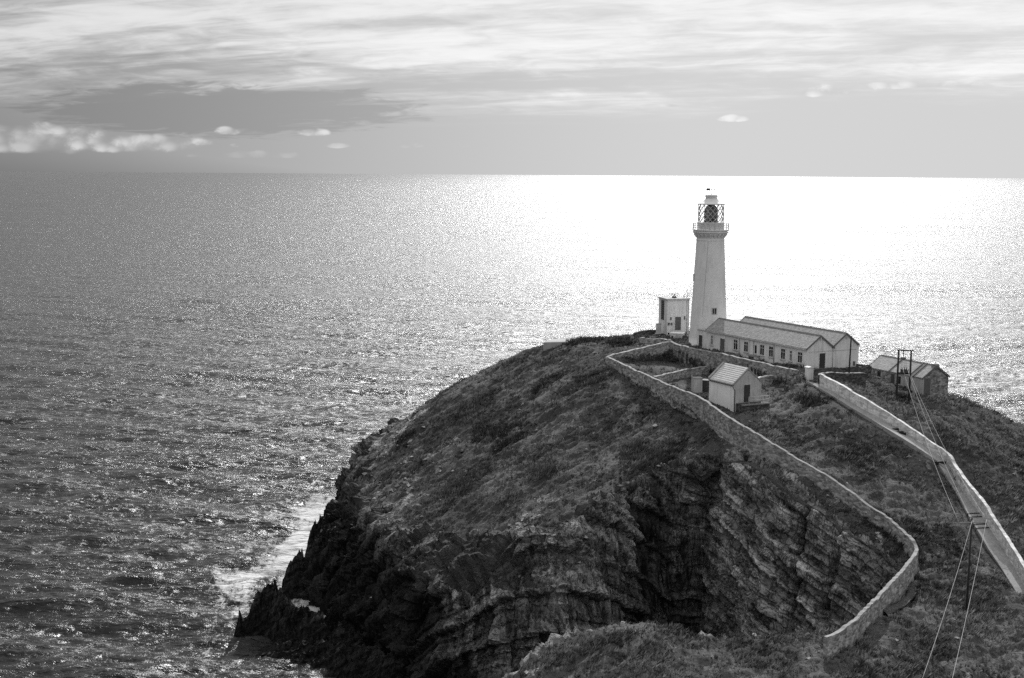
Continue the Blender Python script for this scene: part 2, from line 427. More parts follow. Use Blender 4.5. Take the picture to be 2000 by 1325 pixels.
# ------------------------------------------------------------------ the island
COAST = [  # x, y, width of the cliff band
 (-23.5, 182, 7.5), (-27, 190, 7.5), (-29.5, 200, 8), (-30.8, 210, 8.5), (-31.5, 222, 9), (-31, 234, 9), (-29, 244, 9), (-24, 254, 10), (-15, 264, 14), (15, 262, 14),
 (45, 252, 14), (70, 238, 16), (86, 222, 18), (98, 200, 18), (104, 170, 16), (104, 135, 14), (92, 105, 12), (60, 92, 10), (20, 96, 8),
 (0, 106, 7), (-5, 117, 5.5), (-3, 125, 5), (4, 129.5, 4.5), (14, 131, 4.5), (27, 131.5, 4.5), (34, 134, 4), (38, 138, 3.5),
 (37.2, 142, 3.5), (33.5, 146.5, 4.2), (28.5, 154, 5), (22.8, 163, 4.5), (19.5, 163.5, 4.5), (15, 160.5, 5), (11, 154.5, 9), (5, 150.5, 13), (-4, 152.5, 14),
 (-11, 159, 13), (-16, 167, 10), (-20, 175, 8.5)]
TOP = [  # height controls of the upper surface
 (31, 219, 36), (24, 235, 36.2), (30, 241, 36.2), (18, 234, 35.9), (10, 236, 35.0), (5, 234, 34.5), (0, 234, 32.4), (-3.5, 230, 31), (-12.7, 223, 25.8), (-20, 228, 20.4), (-26, 230, 14.4), (-29, 236, 11.5), (-25, 248, 12),
 (-25, 214, 13.6), (-18, 206, 17.4), (-21, 196, 14.2), (-10, 190, 18.3), (-15, 181, 14.5), (-9, 172, 15.5), (-7.6, 201, 21.2), (0, 198, 25.6), (7.4, 197, 29.6), (11, 205, 33.0), (4, 215, 31.8), (14, 212, 35.0), (20, 216, 36.3),
 (0, 174, 20.8), (13, 166, 24.8), (19, 165.5, 26.8), (26, 168.5, 28.9), (33.5, 156, 27.6), (40.5, 141.5, 22.6), (12, 182, 27.2), (5, 186, 25.2), (-4, 180, 20),
 (16, 200, 33.0), (19.0, 192, 32.7), (22, 184, 31.8), (25, 177, 31.3), (27.5, 169, 30.2), (31, 162.5, 29.5), (35, 158, 28.4), (38.6, 154, 26.4), (41.3, 150, 24.9), (43.5, 147, 23.6), (45, 142.5, 22.4), (41, 136, 21.6), (35.5, 127.5, 20.7), (30, 120.5, 20),
 (32, 180, 32.5), (36, 184, 33.2), (40.5, 186, 35.2), (33, 171, 31.2), (40, 168, 30.6), (44, 160, 27.6), (47, 152, 24.6), (49, 140, 22),
 (42.4, 185, 35.6), (45.2, 177, 34.2), (49.4, 172, 32), (52.3, 168.7, 30.2), (54.4, 166.7, 28.6), (54.6, 162.8, 26.2), (55.4, 156.5, 24.3), (56, 151, 22.1),
 (52.8, 184, 33.0), (59, 194, 32.5), (54, 205, 33.6), (48, 190, 34.8), (64, 198, 31.8), (58, 178, 31.0), (62, 168, 28), (75, 204, 27.6), (70, 190, 27.5), (66, 176, 27), (64, 158, 23.5), (70, 140, 20),
 (46.3, 133.6, 20.4), (47, 126, 18.6), (60, 120, 18), (38, 116, 18.4), (24, 114, 19.5),
 (29, 124, 20.0), (19.6, 124, 20.1), (11.6, 121.8, 21.6), (5, 122.5, 19.8), (0, 122.5, 17.8), (-6, 119, 12), (12, 110, 18.5), (35, 232, 36), (45, 215, 36), (50, 230, 34), (42, 245, 33), (20, 250, 33), (60, 222, 30), (0, 250, 27), (38, 205, 36), (44, 194, 36)]
YARD_WALL = [(1310, 664.5, 37.5), (1323, 672.5, 37.0), (1359, 681.6, 36.85), (1415, 692.4, 36.8), (1461, 703, 36.7), (1500, 711.2, 36.65), (1556, 723, 36.6)]
LEFT_WALL = [(1187, 698, 36.0), (1205, 691, 36.35), (1250, 681, 36.8), (1308, 667.5, 37.3)]
LONG_WALL = [(1187, 698, 36.0), (1225, 715.5, 35.8), (1260, 731, 35.6), (1300, 748.5, 35.3), (1340, 765, 34.95), (1368, 777, 34.6), (1400, 799, 34.1), (1430, 818, 33.6), (1465, 839, 32.9), (1500, 860, 32.1),
             (1530, 878, 31.35), (1560, 897, 30.6), (1600, 920, 29.6), (1640, 945, 28.6), (1672, 967, 27.8), (1700, 988, 27.0), (1728, 1007, 26.2), (1750, 1025, 25.6), (1770, 1042, 25.1), (1784, 1058, 24.7), (1790, 1071, 24.3),
             (1784, 1087, 24.05), (1760, 1115, 23.6), (1732, 1146, 23.2), (1700, 1180, 22.8), (1672, 1207, 22.5), (1650, 1225, 22.2), (1630, 1237, 22.0), (1612, 1245, 21.9)]
def pts_of(L): return [at_z(*q) for q in L]
_yw, _lw, _gw = pts_of(YARD_WALL), pts_of(LEFT_WALL), pts_of(LONG_WALL)
GARDEN = [(p.x, p.y) for p in _lw] + [(p.x, p.y) for p in _yw[1:]] + [(38.6, 186.5), (34.4, 183.5), (29, 179.5), (27, 176)] + [(p.x, p.y) for p in _gw[5:0:-1]]
GARDEN_Z = [(15.5, 207.5, 35.1), (20, 211.5, 34.6), (26, 217, 33.9), (29, 212, 33.6), (33, 205, 33.3), (36, 199.5, 33.2), (40.5, 191.5, 34.4), (19.5, 194.5, 33.9), (24.5, 183, 33.2), (28, 190, 33.0), (32, 187, 32.9), (36, 186, 33.4), (23, 203, 33.8), (28, 178, 32.3)]
PATH_R = [(1600, 751, 35.6), (1634, 770, 34.95), (1668, 790, 34.2), (1710, 813, 33.2), (1749, 836, 32), (1780, 855.5, 31.05), (1807, 873, 30.2), (1848, 904, 28.6), (1864, 938, 27.0), (1888, 973, 25.7), (1916, 1009, 24.4), (1936, 1040, 23.3), (1956, 1071, 22.2), (1985, 1118, 20.9), (2015, 1170, 19.6)]
PATH_L = [(1574, 744, 35.7), (1622, 771, 34.95), (1660, 795, 34.1), (1706, 822, 33.0), (1747, 847, 31.85), (1780, 867, 30.9), (1806, 884, 30.0), (1832, 905, 28.7), (1852, 938, 27.0), (1874, 973, 25.7), (1894, 1011, 24.4), (1913, 1042, 23.3), (1930, 1072, 22.2), (1957, 1112, 20.9), (1990, 1165, 19.6)]
_pr, _pl = pts_of(PATH_R), pts_of(PATH_L)

def resample(P, n):
    P = np.array([tuple(p) for p in P], float); s = np.r_[0, np.cumsum(np.linalg.norm(np.diff(P, axis=0), axis=1))]
    q = np.linspace(0, s[-1], n); return np.stack([np.interp(q, s, P[:, i]) for i in range(P.shape[1])], 1)
def smooth_poly(P, n, closed=False):
    """Catmull-Rom through the points"""
    P = np.array(P, float); N = len(P); out = []
    segs = N if closed else N - 1
    for i in range(segs):
        g = lambda k: P[k % N] if closed else P[min(max(k, 0), N - 1)]
        p0, p1, p2, p3 = g(i - 1), g(i), g(i + 1), g(i + 2)
        for u in np.linspace(0, 1, n, endpoint=False):
            out.append(0.5 * ((2 * p1) + (-p0 + p2) * u + (2 * p0 - 5 * p1 + 4 * p2 - p3) * u * u + (-p0 + 3 * p1 - 3 * p2 + p3) * u ** 3))
    if not closed: out.append(P[-1])
    return np.array(out)

def tps(ctrl, smooth=0.02):
    c = np.array(ctrl, float); n = len(c)
    def K(a, b):
        r2 = ((a[:, None, :] - b[None]) ** 2).sum(-1); return 0.5 * r2 * np.log(np.maximum(r2, 1e-9))
    A = np.zeros((n + 3, n + 3)); A[:n, :n] = K(c[:, :2], c[:, :2]) + np.eye(n) * smooth * 50
    A[:n, n] = 1; A[:n, n + 1:] = c[:, :2]; A[n, :n] = 1; A[n + 1:, :n] = c[:, :2].T
    w_ = np.linalg.solve(A, np.r_[c[:, 2], 0, 0, 0])
    def f(x, y):
        p = np.stack([x.ravel(), y.ravel()], 1); out = np.empty(len(p))
        for i in range(0, len(p), 40000):
            q = p[i:i + 40000]; out[i:i + 40000] = K(q, c[:, :2]) @ w_[:n] + w_[n] + q @ w_[n + 1:]
        return out.reshape(x.shape)
    return f
def seg_dist(x, y, P, closed=False, extra=None):
    """distance to a polyline, and the value of extra (per point) at the nearest spot"""
    P = np.asarray(P, float); Q = np.roll(P, -1, 0) if closed else P[1:]; A = P if closed else P[:-1]
    best = np.full(x.shape, 1e9); val = np.zeros(x.shape)
    E_ = None if extra is None else (np.roll(extra, -1) if closed else extra[1:])
    for i in range(len(A)):
        ax, ay = A[i][:2]; bx, by = Q[i][:2]; dx, dy = bx - ax, by - ay; L2 = dx * dx + dy * dy + 1e-12
        t_ = np.clip(((x - ax) * dx + (y - ay) * dy) / L2, 0, 1)
        d_ = np.hypot(x - ax - t_ * dx, y - ay - t_ * dy); mk = d_ < best
        best = np.where(mk, d_, best)
        if extra is not None: val = np.where(mk, extra[i] + (E_[i] - extra[i]) * t_, val)
    return best, val
def inside(x, y, P):
    P = np.asarray(P, float); c = np.zeros(x.shape, bool); n = len(P)
    for i in range(n):
        (x1, y1), (x2, y2) = P[i][:2], P[(i + 1) % n][:2]
        if y1 == y2: continue
        c ^= ((y1 > y) != (y2 > y)) & (x < (x2 - x1) * (y - y1) / (y2 - y1) + x1)
    return c

GX0, GX1, GY0, GY1, GS = -50.0, 112.0, 90.0, 276.0, 0.3
gx = np.arange(GX0, GX1 + 1e-6, GS); gy = np.arange(GY0, GY1 + 1e-6, GS)
XX, YY = np.meshgrid(gx, gy)
coast = smooth_poly(COAST, 5, True)
def BACK(x, y): return 1.0 - sstep(44, 50, x) * 1.0 - 0.0
def prof(t_, x, y):
    """height fraction of the cliff against the fraction of its band"""
    g = 1 - (1 - t_) ** 1.9
    gB = 0.66 * sstep(0, 0.36, t_) + 0.34 * np.clip((t_ - 0.22) / 0.78, 0, 1) ** 0.9      # sheer below, a rough slope above
    kB = sstep(-16, -6, x) * sstep(186, 176, y) * sstep(140, 150, y) * sstep(24, 18, x)
    return g + (gB - g) * kB
def coast_noise(x, y, wd):
    return 2.4 * fbm(x / 9.0, y / 9.0, octaves=3) * np.clip(wd / 9, 0.35, 1.2)
def height_grid():
    # evaluate the smooth parts on a coarser grid, then interpolate
    st = 3; xs, ys = XX[::st, ::st], YY[::st, ::st]
    def up(a):
        fx = (gx - GX0) / (GS * st); i = np.clip(fx.astype(int), 0, a.shape[1] - 2); u = fx - i
        b = a[:, i] * (1 - u) + a[:, i + 1] * u
        fy = (gy - GY0) / (GS * st); j = np.clip(fy.astype(int), 0, a.shape[0] - 2); v = (fy - j)[:, None]
        return b[j] * (1 - v) + b[j + 1] * v
    T = up(tps(TOP)(xs, ys)); Tg = up(tps(GARDEN_Z)(xs, ys))
    d, wd = seg_dist(xs, ys, coast[:, :2], True, coast[:, 2])
    ins = inside(xs, ys, coast); d = np.where(ins, d, -d)
    d, wd = up(d), up(wd)
    gd, _ = seg_dist(xs, ys, GARDEN + GARDEN[:1]); gd = up(np.where(inside(xs, ys, GARDEN), gd, -gd))
    T = T + (Tg - T) * sstep(-0.25, 0.25, gd)
    # the made path
    mid = resample([(np.array(a) + np.array(b)) / 2 for a, b in zip(_pr, _pl)], 60)
    pd, pz = seg_dist(XX[::1, ::1], YY[::1, ::1], mid[:, :2], False, mid[:, 2])
    k = 1 - sstep(1.4, 3.4, pd); T = T + (pz - 0.30 - T) * k
    made = np.maximum(k, sstep(-0.5, 0.5, gd) * 0.7)
    # heath hummocks
    hum = 0.35 * fbm(XX / 3.1, YY / 3.1, octaves=3) + 0.9 * fbm(XX / 14, YY / 14, octaves=2) * sstep(2, 10, d)
    T = T + hum * (1 - made) * sstep(36.5, 34, T + 0) 
    # ragged coast
    dn = d + coast_noise(XX, YY, wd)
    dnb = dn - 1.5 * BACK(XX, YY)
    t_ = np.clip(dnb / wd, 0, 1)
    g = prof(t_, XX, YY)
    z = T * g + np.where(t_ < 1, 0.8 * fbm(XX / 2.2, YY / 2.2, octaves=3) * np.sin(np.pi * t_), 0)
    z = np.where(dnb < 0, np.maximum(dnb * 2.0 - 0.3, -4.0), z)
    return z, T, d, dn, wd, made, hum
HZ, HT, HD, HDN, HW, HMADE, HUM = height_grid()
def samp(A, x, y):
    fx = np.clip((x - GX0) / GS, 0, len(gx) - 1.001); fy = np.clip((y - GY0) / GS, 0, len(gy) - 1.001)
    i, j = fx.astype(int), fy.astype(int); u, v = fx - i, fy - j
    return (A[j, i] * (1 - u) + A[j, i + 1] * u) * (1 - v) + (A[j + 1, i] * (1 - u) + A[j + 1, i + 1] * u) * v
def ground(x, y): return float(samp(HZ, np.array([x]), np.array([y]))[0])

def build_island():
    S = 0.31
    px, py = np.meshgrid(np.arange(-48, 108.1, S), np.arange(100, 272.1, S))
    for it in range(70):                           # pull vertices into the steep faces so cliffs are as finely meshed as the tops
        z = samp(HZ, px, py)
        P = np.stack([px, py, z], -1); c = P[1:-1, 1:-1]
        num = 0; den = 0
        for q in (P[1:-1, :-2], P[1:-1, 2:], P[:-2, 1:-1], P[2:, 1:-1]):
            l = np.linalg.norm(q - c, axis=-1); num = num + q[..., :2] * l[..., None]; den = den + l
        nw = num / den[..., None]
        px[1:-1, 1:-1] += 0.6 * (nw[..., 0] - px[1:-1, 1:-1]); py[1:-1, 1:-1] += 0.6 * (nw[..., 1] - py[1:-1, 1:-1])
    z = samp(HZ, px, py)
    P = np.stack([px, py, z], -1)
    du = np.gradient(P, axis=1); dv = np.gradient(P, axis=0)
    N = np.cross(du, dv); N /= np.linalg.norm(N, axis=-1, keepdims=True) + 1e-9
    x, y = px, py
    steep = 1 - N[..., 2]
    dn, wd, made = samp(HDN, x, y), samp(HW, x, y), samp(HMADE, x, y)
    rock = sstep(0.22, 0.48, steep + 0.16 * fbm(x / 5, y / 5, z / 5, 3))
    rock = np.maximum(rock, sstep(1.15, 0.75, dn / wd + 0.25 * fbm(x / 4, y / 4, octaves=3)) * 0.9)
    rock = np.maximum(rock, sstep(3.0, 1.0, z))
    # outcrops: brow above the ravine, the western ridge, the near mound
    def spot(cx, cy, r, a): return a * np.exp(-((x - cx) ** 2 + (y - cy) ** 2) / (r * r))
    oc = spot(29, 165, 4.0, .85) + spot(32.5, 160, 3.0, .8) + spot(37, 153.5, 2.6, .7) + spot(41, 147, 2.5, .7) + spot(41, 138, 3, .6) + spot(34, 131, 3, .5) + spot(-20, 222, 9, .75) + spot(-13, 205, 6, .42) + spot(-16, 192, 8, .55) \
        + spot(4, 169, 6, .5) + spot(9, 121, 4, .3) + spot(1, 122, 4, .5) + spot(18, 120, 3, .35) + spot(46, 121, 4, .45) + spot(43, 128, 3, .4) + spot(14, 171, 4, .3)
    ocn = fbm(x / 2.1, y / 2.1, z / 2.1, 4)
    rock = np.clip(np.maximum(rock, sstep(0.25, 0.75, oc * 0.95 + 0.55 * ocn)), 0, 1) * (1 - made * 0.95)
    # bedding: dipping beds right of the ravine corner, an arched fold on the nose
    warp = 0.8 * fbm(x / 6, y / 6, z / 6, 3)
    along = (x - 26) * 0.46 + (y - 168) * -0.89               # distance along the right-hand face
    bR = z * 0.94 + along * 0.35 + warp * 0.7
    bL = z + 0.028 * (x - 5.5) ** 2 + 0.25 * (y - 160) + warp * 1.2
    wR = sstep(17, 23, x)
    def beds(b): return 0.55 * vnoise(b * 0.9, b * 0 + 3.1) + 0.45 * vnoise(b * 2.3, b * 0 + 7.7)
    strata = beds(bR) * wR + beds(bL) * (1 - wR)
    def saw(b, T_): f_ = b / T_ + 0.25 * vnoise(b * 0 + x / 9, y / 9); f_ = f_ - np.floor(f_); return (1 - f_) * sstep(0.0, 0.10, f_)
    ledge = (1.3 * saw(bR, 3.1) + 0.55 * saw(bR + .4, 1.2)) * wR + (2.3 * saw(bL + 0.9, 5.0) + 0.8 * saw(bL, 1.9)) * (1 - wR)
    col = fbm(x / 0.65, y / 0.65, z / 4.5, 3, ridged=True)      # upright jointing
    col2 = fbm(x / 1.9 + 4, y / 1.9, z / 9, 3, ridged=True)
    rid = fbm(x / 2.4, y / 2.4, z / 2.4, 4, ridged=True)
    cr = np.zeros_like(x)
    for (cx, cy, wv, dp) in ((24.6, 166.5, 1.0, 2.6), (34.6, 152.0, 0.55, 1.8), (37.4, 147.5, 0.8, 1.2), (14.2, 164, 1.2, 1.4), (5, 160, 0.5, .8), (-3, 161, .5, .8), (-9.5, 170, .6, 1.0)):
        cr += dp * np.exp(-(((x - cx) + 0.25 * vnoise(z / 2, y / 3)) ** 2 + 0.25 * (y - cy) ** 2) / (wv * wv * 2))
    steepm = sstep(0.15, 0.5, steep)
    disp = rock * ((0.45 - 0.2 * wR) * rid + (ledge - 0.7) * steepm * (0.75 + 0.35 * vnoise(x / 6, y / 6, z / 6)) + (0.55 - 0.45 * wR) * col * steepm + (0.7 - 0.45 * wR) * col2 * steepm - cr * steepm) + 0.25 * rock * fbm(x / 0.8, y / 0.8, z / 0.8, 3, ridged=True)
    gu, gv = (x * 0.8 + y * 0.6), (y * 0.8 - x * 0.6)
    grs = (1 - rock) * (1 - made) * (0.26 * fbm(x / 0.8, y / 0.8, octaves=3) + 0.42 * fbm(gu / 2.4, gv / 1.0, octaves=3, ridged=True))
    nearwall = sstep(8, 3, np.abs(z) + 99 * (z > 8))
    disp = disp * (1 + 0.5 * nearwall)
    Q = P + N * (disp + grs)[..., None]
    ny, nx = x.shape
    idx = np.arange(ny * nx).reshape(ny, nx)
    quads = np.stack([idx[:-1, :-1], idx[:-1, 1:], idx[1:, 1:], idx[1:, :-1]], -1).reshape(-1, 4)
    keep = (Q[..., 2].ravel()[quads].max(1) > -3.2)
    me = np_mesh('island', Q.reshape(-1, 3), quads[keep], True)
    av = me.attributes.new('bed', 'FLOAT_VECTOR', 'POINT')
    aR = along * 0.94 - z * 0.35
    bed = np.stack([aR * wR + x * (1 - wR), bR * wR + bL * (1 - wR), y * 0.6], -1)
    av.data.foreach_set('vector', bed.astype(np.float32).ravel()); attr(me, 'right', wR)
    attr(me, 'rock', rock); attr(me, 'strata', strata + 0.35 * col * steepm)
    wet_shade = np.maximum(sstep(11, 4.0, z + 2.0 * fbm(x / 3, y / 3, z / 3, 3)), 0)
    seep_shade = sstep(0.1, 0.6, np.exp(-((x - 18.5) / 5.5) ** 2 - ((y - 163) / 6) ** 2) + 0.25 * fbm(x / 1.5, y / 1.5, z / 6, 3)) * steepm  # overhang shade and dark seepage of the recess, painted into the rock
    wet_shade = np.maximum(wet_shade, 0.8 * seep_shade); wet_shade = np.maximum(wet_shade, 0.9 * sstep(17, 8, z + 2.5 * fbm(x / 4, y / 4, z / 4, 3)) * sstep(0, -10, x))  # lower west face: black rock, its shadow put into the tone
    attr(me, 'wet_shade', wet_shade)
    attr(me, 'pale', np.clip(oc, 0, 1) * 0.9 + 0.5 * sstep(0.1, 0.6, fbm(x / 7, y / 7, z / 7, 3)))
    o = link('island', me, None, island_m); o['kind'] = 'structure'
    return Q, rock, made, N, steep
ISL, ROCK, MADE, NRM, STEEP = build_island()

def hash2(a, b): return _hash(np.floor(a).astype(np.int64) + 5000, np.floor(b).astype(np.int64) + 9000, np.zeros_like(a, dtype=np.int64) + 11) * 2 - 1
def build_cliff():
    """the seaward rock face as a finely meshed sheet of beds, joints and blocks, standing in front of the terrain"""
    i0 = next(i for i, q in enumerate(COAST) if q[:2] == (34, 134))
    cp = np.array(COAST[i0:] + COAST[:9], float)
    line = resample(smooth_poly(cp, 12), 940)
    n = len(line); bx, by, wd = line.T
    tx, ty = np.gradient(bx), np.gradient(by); l = np.hypot(tx, ty); nx_, ny_ = -ty / l, tx / l
    ker = np.exp(-np.linspace(-2.2, 2.2, 45) ** 2); ker /= ker.sum()
    pad = lambda q: np.convolve(np.pad(q, 22, 'edge'), ker, 'valid')
    nx_, ny_ = pad(nx_), pad(ny_); l = np.hypot(nx_, ny_); nx_, ny_ = nx_ / l, ny_ / l
    if not inside(np.array([bx[n // 2] + nx_[n // 2] * 2]), np.array([by[n // 2] + ny_[n // 2] * 2]), coast)[0]: nx_, ny_ = -nx_, -ny_
    m = 150; tt = np.linspace(0, 1, 80)
    X = np.empty((m, n)); Y = np.empty((m, n)); Z = np.empty((m, n))
    for k in range(n):
        cn = coast_noise(np.array([bx[k]]), np.array([by[k]]), np.array([wd[k]]))[0]
        off = -cn; topx, topy = bx[k] + nx_[k] * (off + wd[k]), by[k] + ny_[k] * (off + wd[k])
        zt = samp(HT, np.array([topx]), np.array([topy]))[0]
        h = wd[k] * tt; g = prof(tt, np.full(80, topx), np.full(80, by[k])) * zt
        h = np.r_[-0.6, h, wd[k] + 0.7, wd[k] + 1.5]; g = np.r_[-2.0, g, zt - 0.2, zt - 2.2]
        sl = np.r_[0, np.cumsum(np.hypot(np.diff(h), np.diff(g)))]; q = np.linspace(0, sl[-1], m)
        hh = np.interp(q, sl, h) + off
        X[:, k] = bx[k] + nx_[k] * hh; Y[:, k] = by[k] + ny_[k] * hh; Z[:, k] = np.interp(q, sl, g)
    P = np.stack([X, Y, Z], -1)
    N = np.cross(np.gradient(P, axis=1), np.gradient(P, axis=0)); N /= np.linalg.norm(N, axis=-1, keepdims=True) + 1e-9
    if N[m // 2, :, 0].mean() * nx_.mean() + N[m // 2, :, 1].mean() * ny_.mean() > 0: N = -N
    x, y, z = X, Y, Z
    v = np.linspace(0, 1, m)[:, None] * np.ones((1, n)); ends = sstep(1.0, 0.93, v)
    steep = 1 - np.abs(N[..., 2])
    warp = fbm(x / 6, y / 6, z / 6, 3); jit = 0.35 * fbm(x / 1.3, y / 1.3, z / 1.3, 3)
    along = (x - 26) * 0.46 + (y - 168) * -0.89
    west = sstep(-12, -22, x)
    bR = z * 0.94 + along * 0.35 + warp * 0.5; aR = along * 0.94 - z * 0.35
    bL = z + 0.028 * (np.clip(x, -12, 30) - 5.5) ** 2 + 0.25 * (y - 160) * (1 - west) + warp * 0.9; aL = x * 0.95 + y * 0.3
    bW = z * 0.9 + 0.35 * y + warp * 1.2; aW = y * 0.9 - 0.3 * x
    wR = sstep(17.5, 22.5, x); wL = (1 - wR) * (1 - west); wW = west
    def saw(b, T_): f_ = b / T_ - np.floor(b / T_); return (1 - f_) * sstep(0.0, 0.06, f_)
    def blocks(a, b, sa, sb):
        rb = np.floor(b / sb + jit * 0.5); return hash2(a / sa + jit * 0.8 + 0.37 * rb + 3 * hash2(rb * 0 + 2.5, rb + .5), rb + 0.5)
    D_R = 0.55 * saw(bR, 2.7) + 0.30 * saw(bR + .5, 0.95) + 0.22 * blocks(aR, bR, 3.4, 1.35) + 0.12 * blocks(aR, bR, 1.1, 0.48)
    D_L = 1.5 * saw(bL + 0.6, 4.7) + 0.45 * saw(bL, 1.55) + 0.55 * blocks(aL, bL, 1.05, 4.7) + 0.3 * blocks(aL + 9, bL, 0.5, 2.3) + 0.25 * blocks(aL, bL, 2.6, 1.55)
    D_W = 1.1 * blocks(aW, bW, 2.8, 2.4) + 0.7 * blocks(aW + 4, bW, 1.2, 1.1) + 0.35 * blocks(aW, bW + 3, .5, .5) + 1.5 * fbm(x / 4.5, y / 4.5, z / 7, 3, ridged=True)
    D = D_R * wR + D_L * wL + D_W * wW
    D += 0.28 * fbm(x / 1.1, y / 1.1, z / 1.1, 4, ridged=True) + 0.7 * fbm(x / 5, y / 5, z / 8, 3)
    # open clefts
    for (cx, cy, wv, dp) in ((24.0, 165.5, 0.75, 3.0), (31.6, 150.6, 0.30, 1.6), (34.4, 146.6, 0.45, 1.3), (17.2, 163.2, 0.5, 1.5), (13.2, 158.5, 0.8, 1.6), (6.6, 152, 0.3, 1.0), (0.0, 152, .35, 1.2), (-6, 155, .45, 1.2), (-13, 163, .9, 2.2), (-18.5, 173, .8, 1.8)):
        s_ = np.hypot(bx - cx, by - cy).argmin(); u = np.arange(n)[None, :] * (np.hypot(np.diff(bx), np.diff(by)).mean()) - s_ * (np.hypot(np.diff(bx), np.diff(by)).mean())
        D -= dp * np.exp(-((u + 0.5 * vnoise(z / 2.2, z * 0 + cx) + 0.25 * vnoise(z / 0.7, z * 0 + cy)) / wv) ** 2) * sstep(1.0, .9, v)
    Q = P + N * ((D - 0.55) * ends * sstep(0.05, 0.3, steep + 0.15))[..., None]
    Q[..., 2] = np.where((v > 0.5) & (x > 18) & (x < 31) & (y > 158), np.minimum(Q[..., 2], samp(HT, Q[..., 0], Q[..., 1]) + 0.1), Q[..., 2])
    idx = np.arange(m * n).reshape(m, n)
    quads = np.stack([idx[:-1, :-1], idx[:-1, 1:], idx[1:, 1:], idx[1:, :-1]], -1).reshape(-1, 4)
    me = np_mesh('cliff', Q.reshape(-1, 3), quads, False)
    top = sstep(0.90, 0.99, v + 0.05 * fbm(x / 2, y / 2, z / 2, 3))
    attr(me, 'rock', np.clip(1.15 - top - 0.75 * sstep(0.45, 0.25, steep + 0.12 * warp), 0, 1))
    tone = (0.55 * hash2(bR / 0.9 + jit, bR * 0 + 1.5) + 0.5 * blocks(aR, bR, 3.4, 1.35)) * wR + (0.5 * blocks(aL, bL, 1.05, 4.7) + 0.4 * blocks(aL + 9, bL, 0.5, 2.3) + 0.3 * hash2(bL / 1.55, bL * 0 + 4.5)) * wL + 0.5 * blocks(aW, bW, 2.8, 2.4) * wW
    attr(me, 'strata', tone)
    seep_shade = sstep(0.15, 0.75, np.exp(-((x - 19.2) / 4.6) ** 2 - ((y - 163) / 5.5) ** 2) + 0.35 * fbm(x / 1.2, y / 1.2, z / 9, 3))  # recess painted darker: shade under the overhang together with seepage
    wet_shade = np.maximum.reduce([sstep(10, 3.5, z + 2.0 * fbm(x / 3, y / 3, z / 3, 3)), 0.62 * seep_shade, 0.95 * sstep(19, 9, z + 3 * warp) * sstep(-3, -12, x)])  # lower west face painted darker: black rock plus its shadow
    attr(me, 'wet_shade', wet_shade)
    attr(me, 'pale', 0.75 * sstep(-0.1, 0.5, fbm(x / 5, y / 5, z / 5, 3)) + 0.5 * wR)
    av = me.attributes.new('bed', 'FLOAT_VECTOR', 'POINT')
    av.data.foreach_set('vector', np.stack([aR * wR + aL * wL + aW * wW, bR * wR + bL * wL + bW * wW, y * 0.5], -1).astype(np.float32).ravel())
    attr(me, 'right', np.maximum(wR, wW))
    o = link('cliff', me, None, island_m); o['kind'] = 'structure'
build_cliff()
def skerry(name, label, line, w0, seed, group=None):
    """a jagged dark reef: line of (x, y, height) crest points"""
    L = np.array(line, float); x0, x1 = L[:, 0].min() - w0 * 2, L[:, 0].max() + w0 * 2; y0, y1 = L[:, 1].min() - w0 * 2, L[:, 1].max() + w0 * 2
    st = 0.17; x, y = np.meshgrid(np.arange(x0, x1, st), np.arange(y0, y1, st))
    d, h = seg_dist(x, y, L[:, :2], False, L[:, 2])
    n1 = fbm(x / 2.0 + seed, y / 2.0, octaves=3); q = d / w0 + 0.35 * n1
    a_, b_ = x * 0.85 + y * 0.5 + 0.4 * n1, y * 0.85 - x * 0.5
    blk = 0.55 * hash2(a_ / 1.5 + seed, b_ / 0.8) + 0.4 * hash2(a_ / 0.6, b_ / 0.36 + seed) + 0.25 * hash2(a_ / 0.3, b_ / 0.2)
    z = h * (1.12 - np.clip(q, 0, 3) ** 1.25) * (1 + 0.28 * blk) + 0.9 * fbm(x / 1.0, y / 1.0 + seed, octaves=4, ridged=True) * np.clip(1.3 - q, 0, 1)
    z = np.maximum(z, -2.5); idx = np.arange(x.size).reshape(x.shape)
    x = x + 0.25 * vnoise(x / .5, y / .5, z / 1.2); y = y + 0.3 * vnoise(x / .5 + 9, y / .5, z / 1.2)
    quads = np.stack([idx[:-1, :-1], idx[:-1, 1:], idx[1:, 1:], idx[1:, :-1]], -1).reshape(-1, 4)
    keep = z.ravel()[quads].max(1) > -1.5
    c = np.array([L[0, 0], L[0, 1], 0.0])
    me = np_mesh(name, np.stack([x, y, z], -1).reshape(-1, 3) - c, quads[keep], False)
    one = np.ones(x.size)
    attr(me, 'rock', one); attr(me, 'strata', 0.6 * blk); attr(me, 'wet_shade', 0.8 + 0.2 * sstep(4, 1, z)); attr(me, 'pale', one * 0); attr(me, 'right', one)
    av = me.attributes.new('bed', 'FLOAT_VECTOR', 'POINT'); av.data.foreach_set('vector', np.stack([a_, b_ + z, y * .5], -1).astype(np.float32).ravel())
    o = link(name, me, None, island_m); o.location = c
    return tag(o, label, 'rock', group)
skerry('reef', 'long jagged black reef running out from the foot of the left cliff', [(-35.2, 185.2, 4.4), (-33.0, 184.6, 4.8), (-30.5, 182.0, 4.0), (-26, 178.5, 3.4), (-21.5, 176, 2.6)], 2.3, 3)
skerry('rock_apron', 'low apron of dark fallen rock between reef and cliff foot', [(-29.5, 176.0, 1.0), (-25, 173.5, 1.6), (-20, 170.5, 2.4), (-14, 165, 3.2)], 3.6, 21)
skerry('rock_pinnacle', 'tiny black rock pinnacle off the outer tip of the reef', [(-37.6, 182.6, 2.6), (-37.4, 182.2, 2.4)], 0.7, 8)
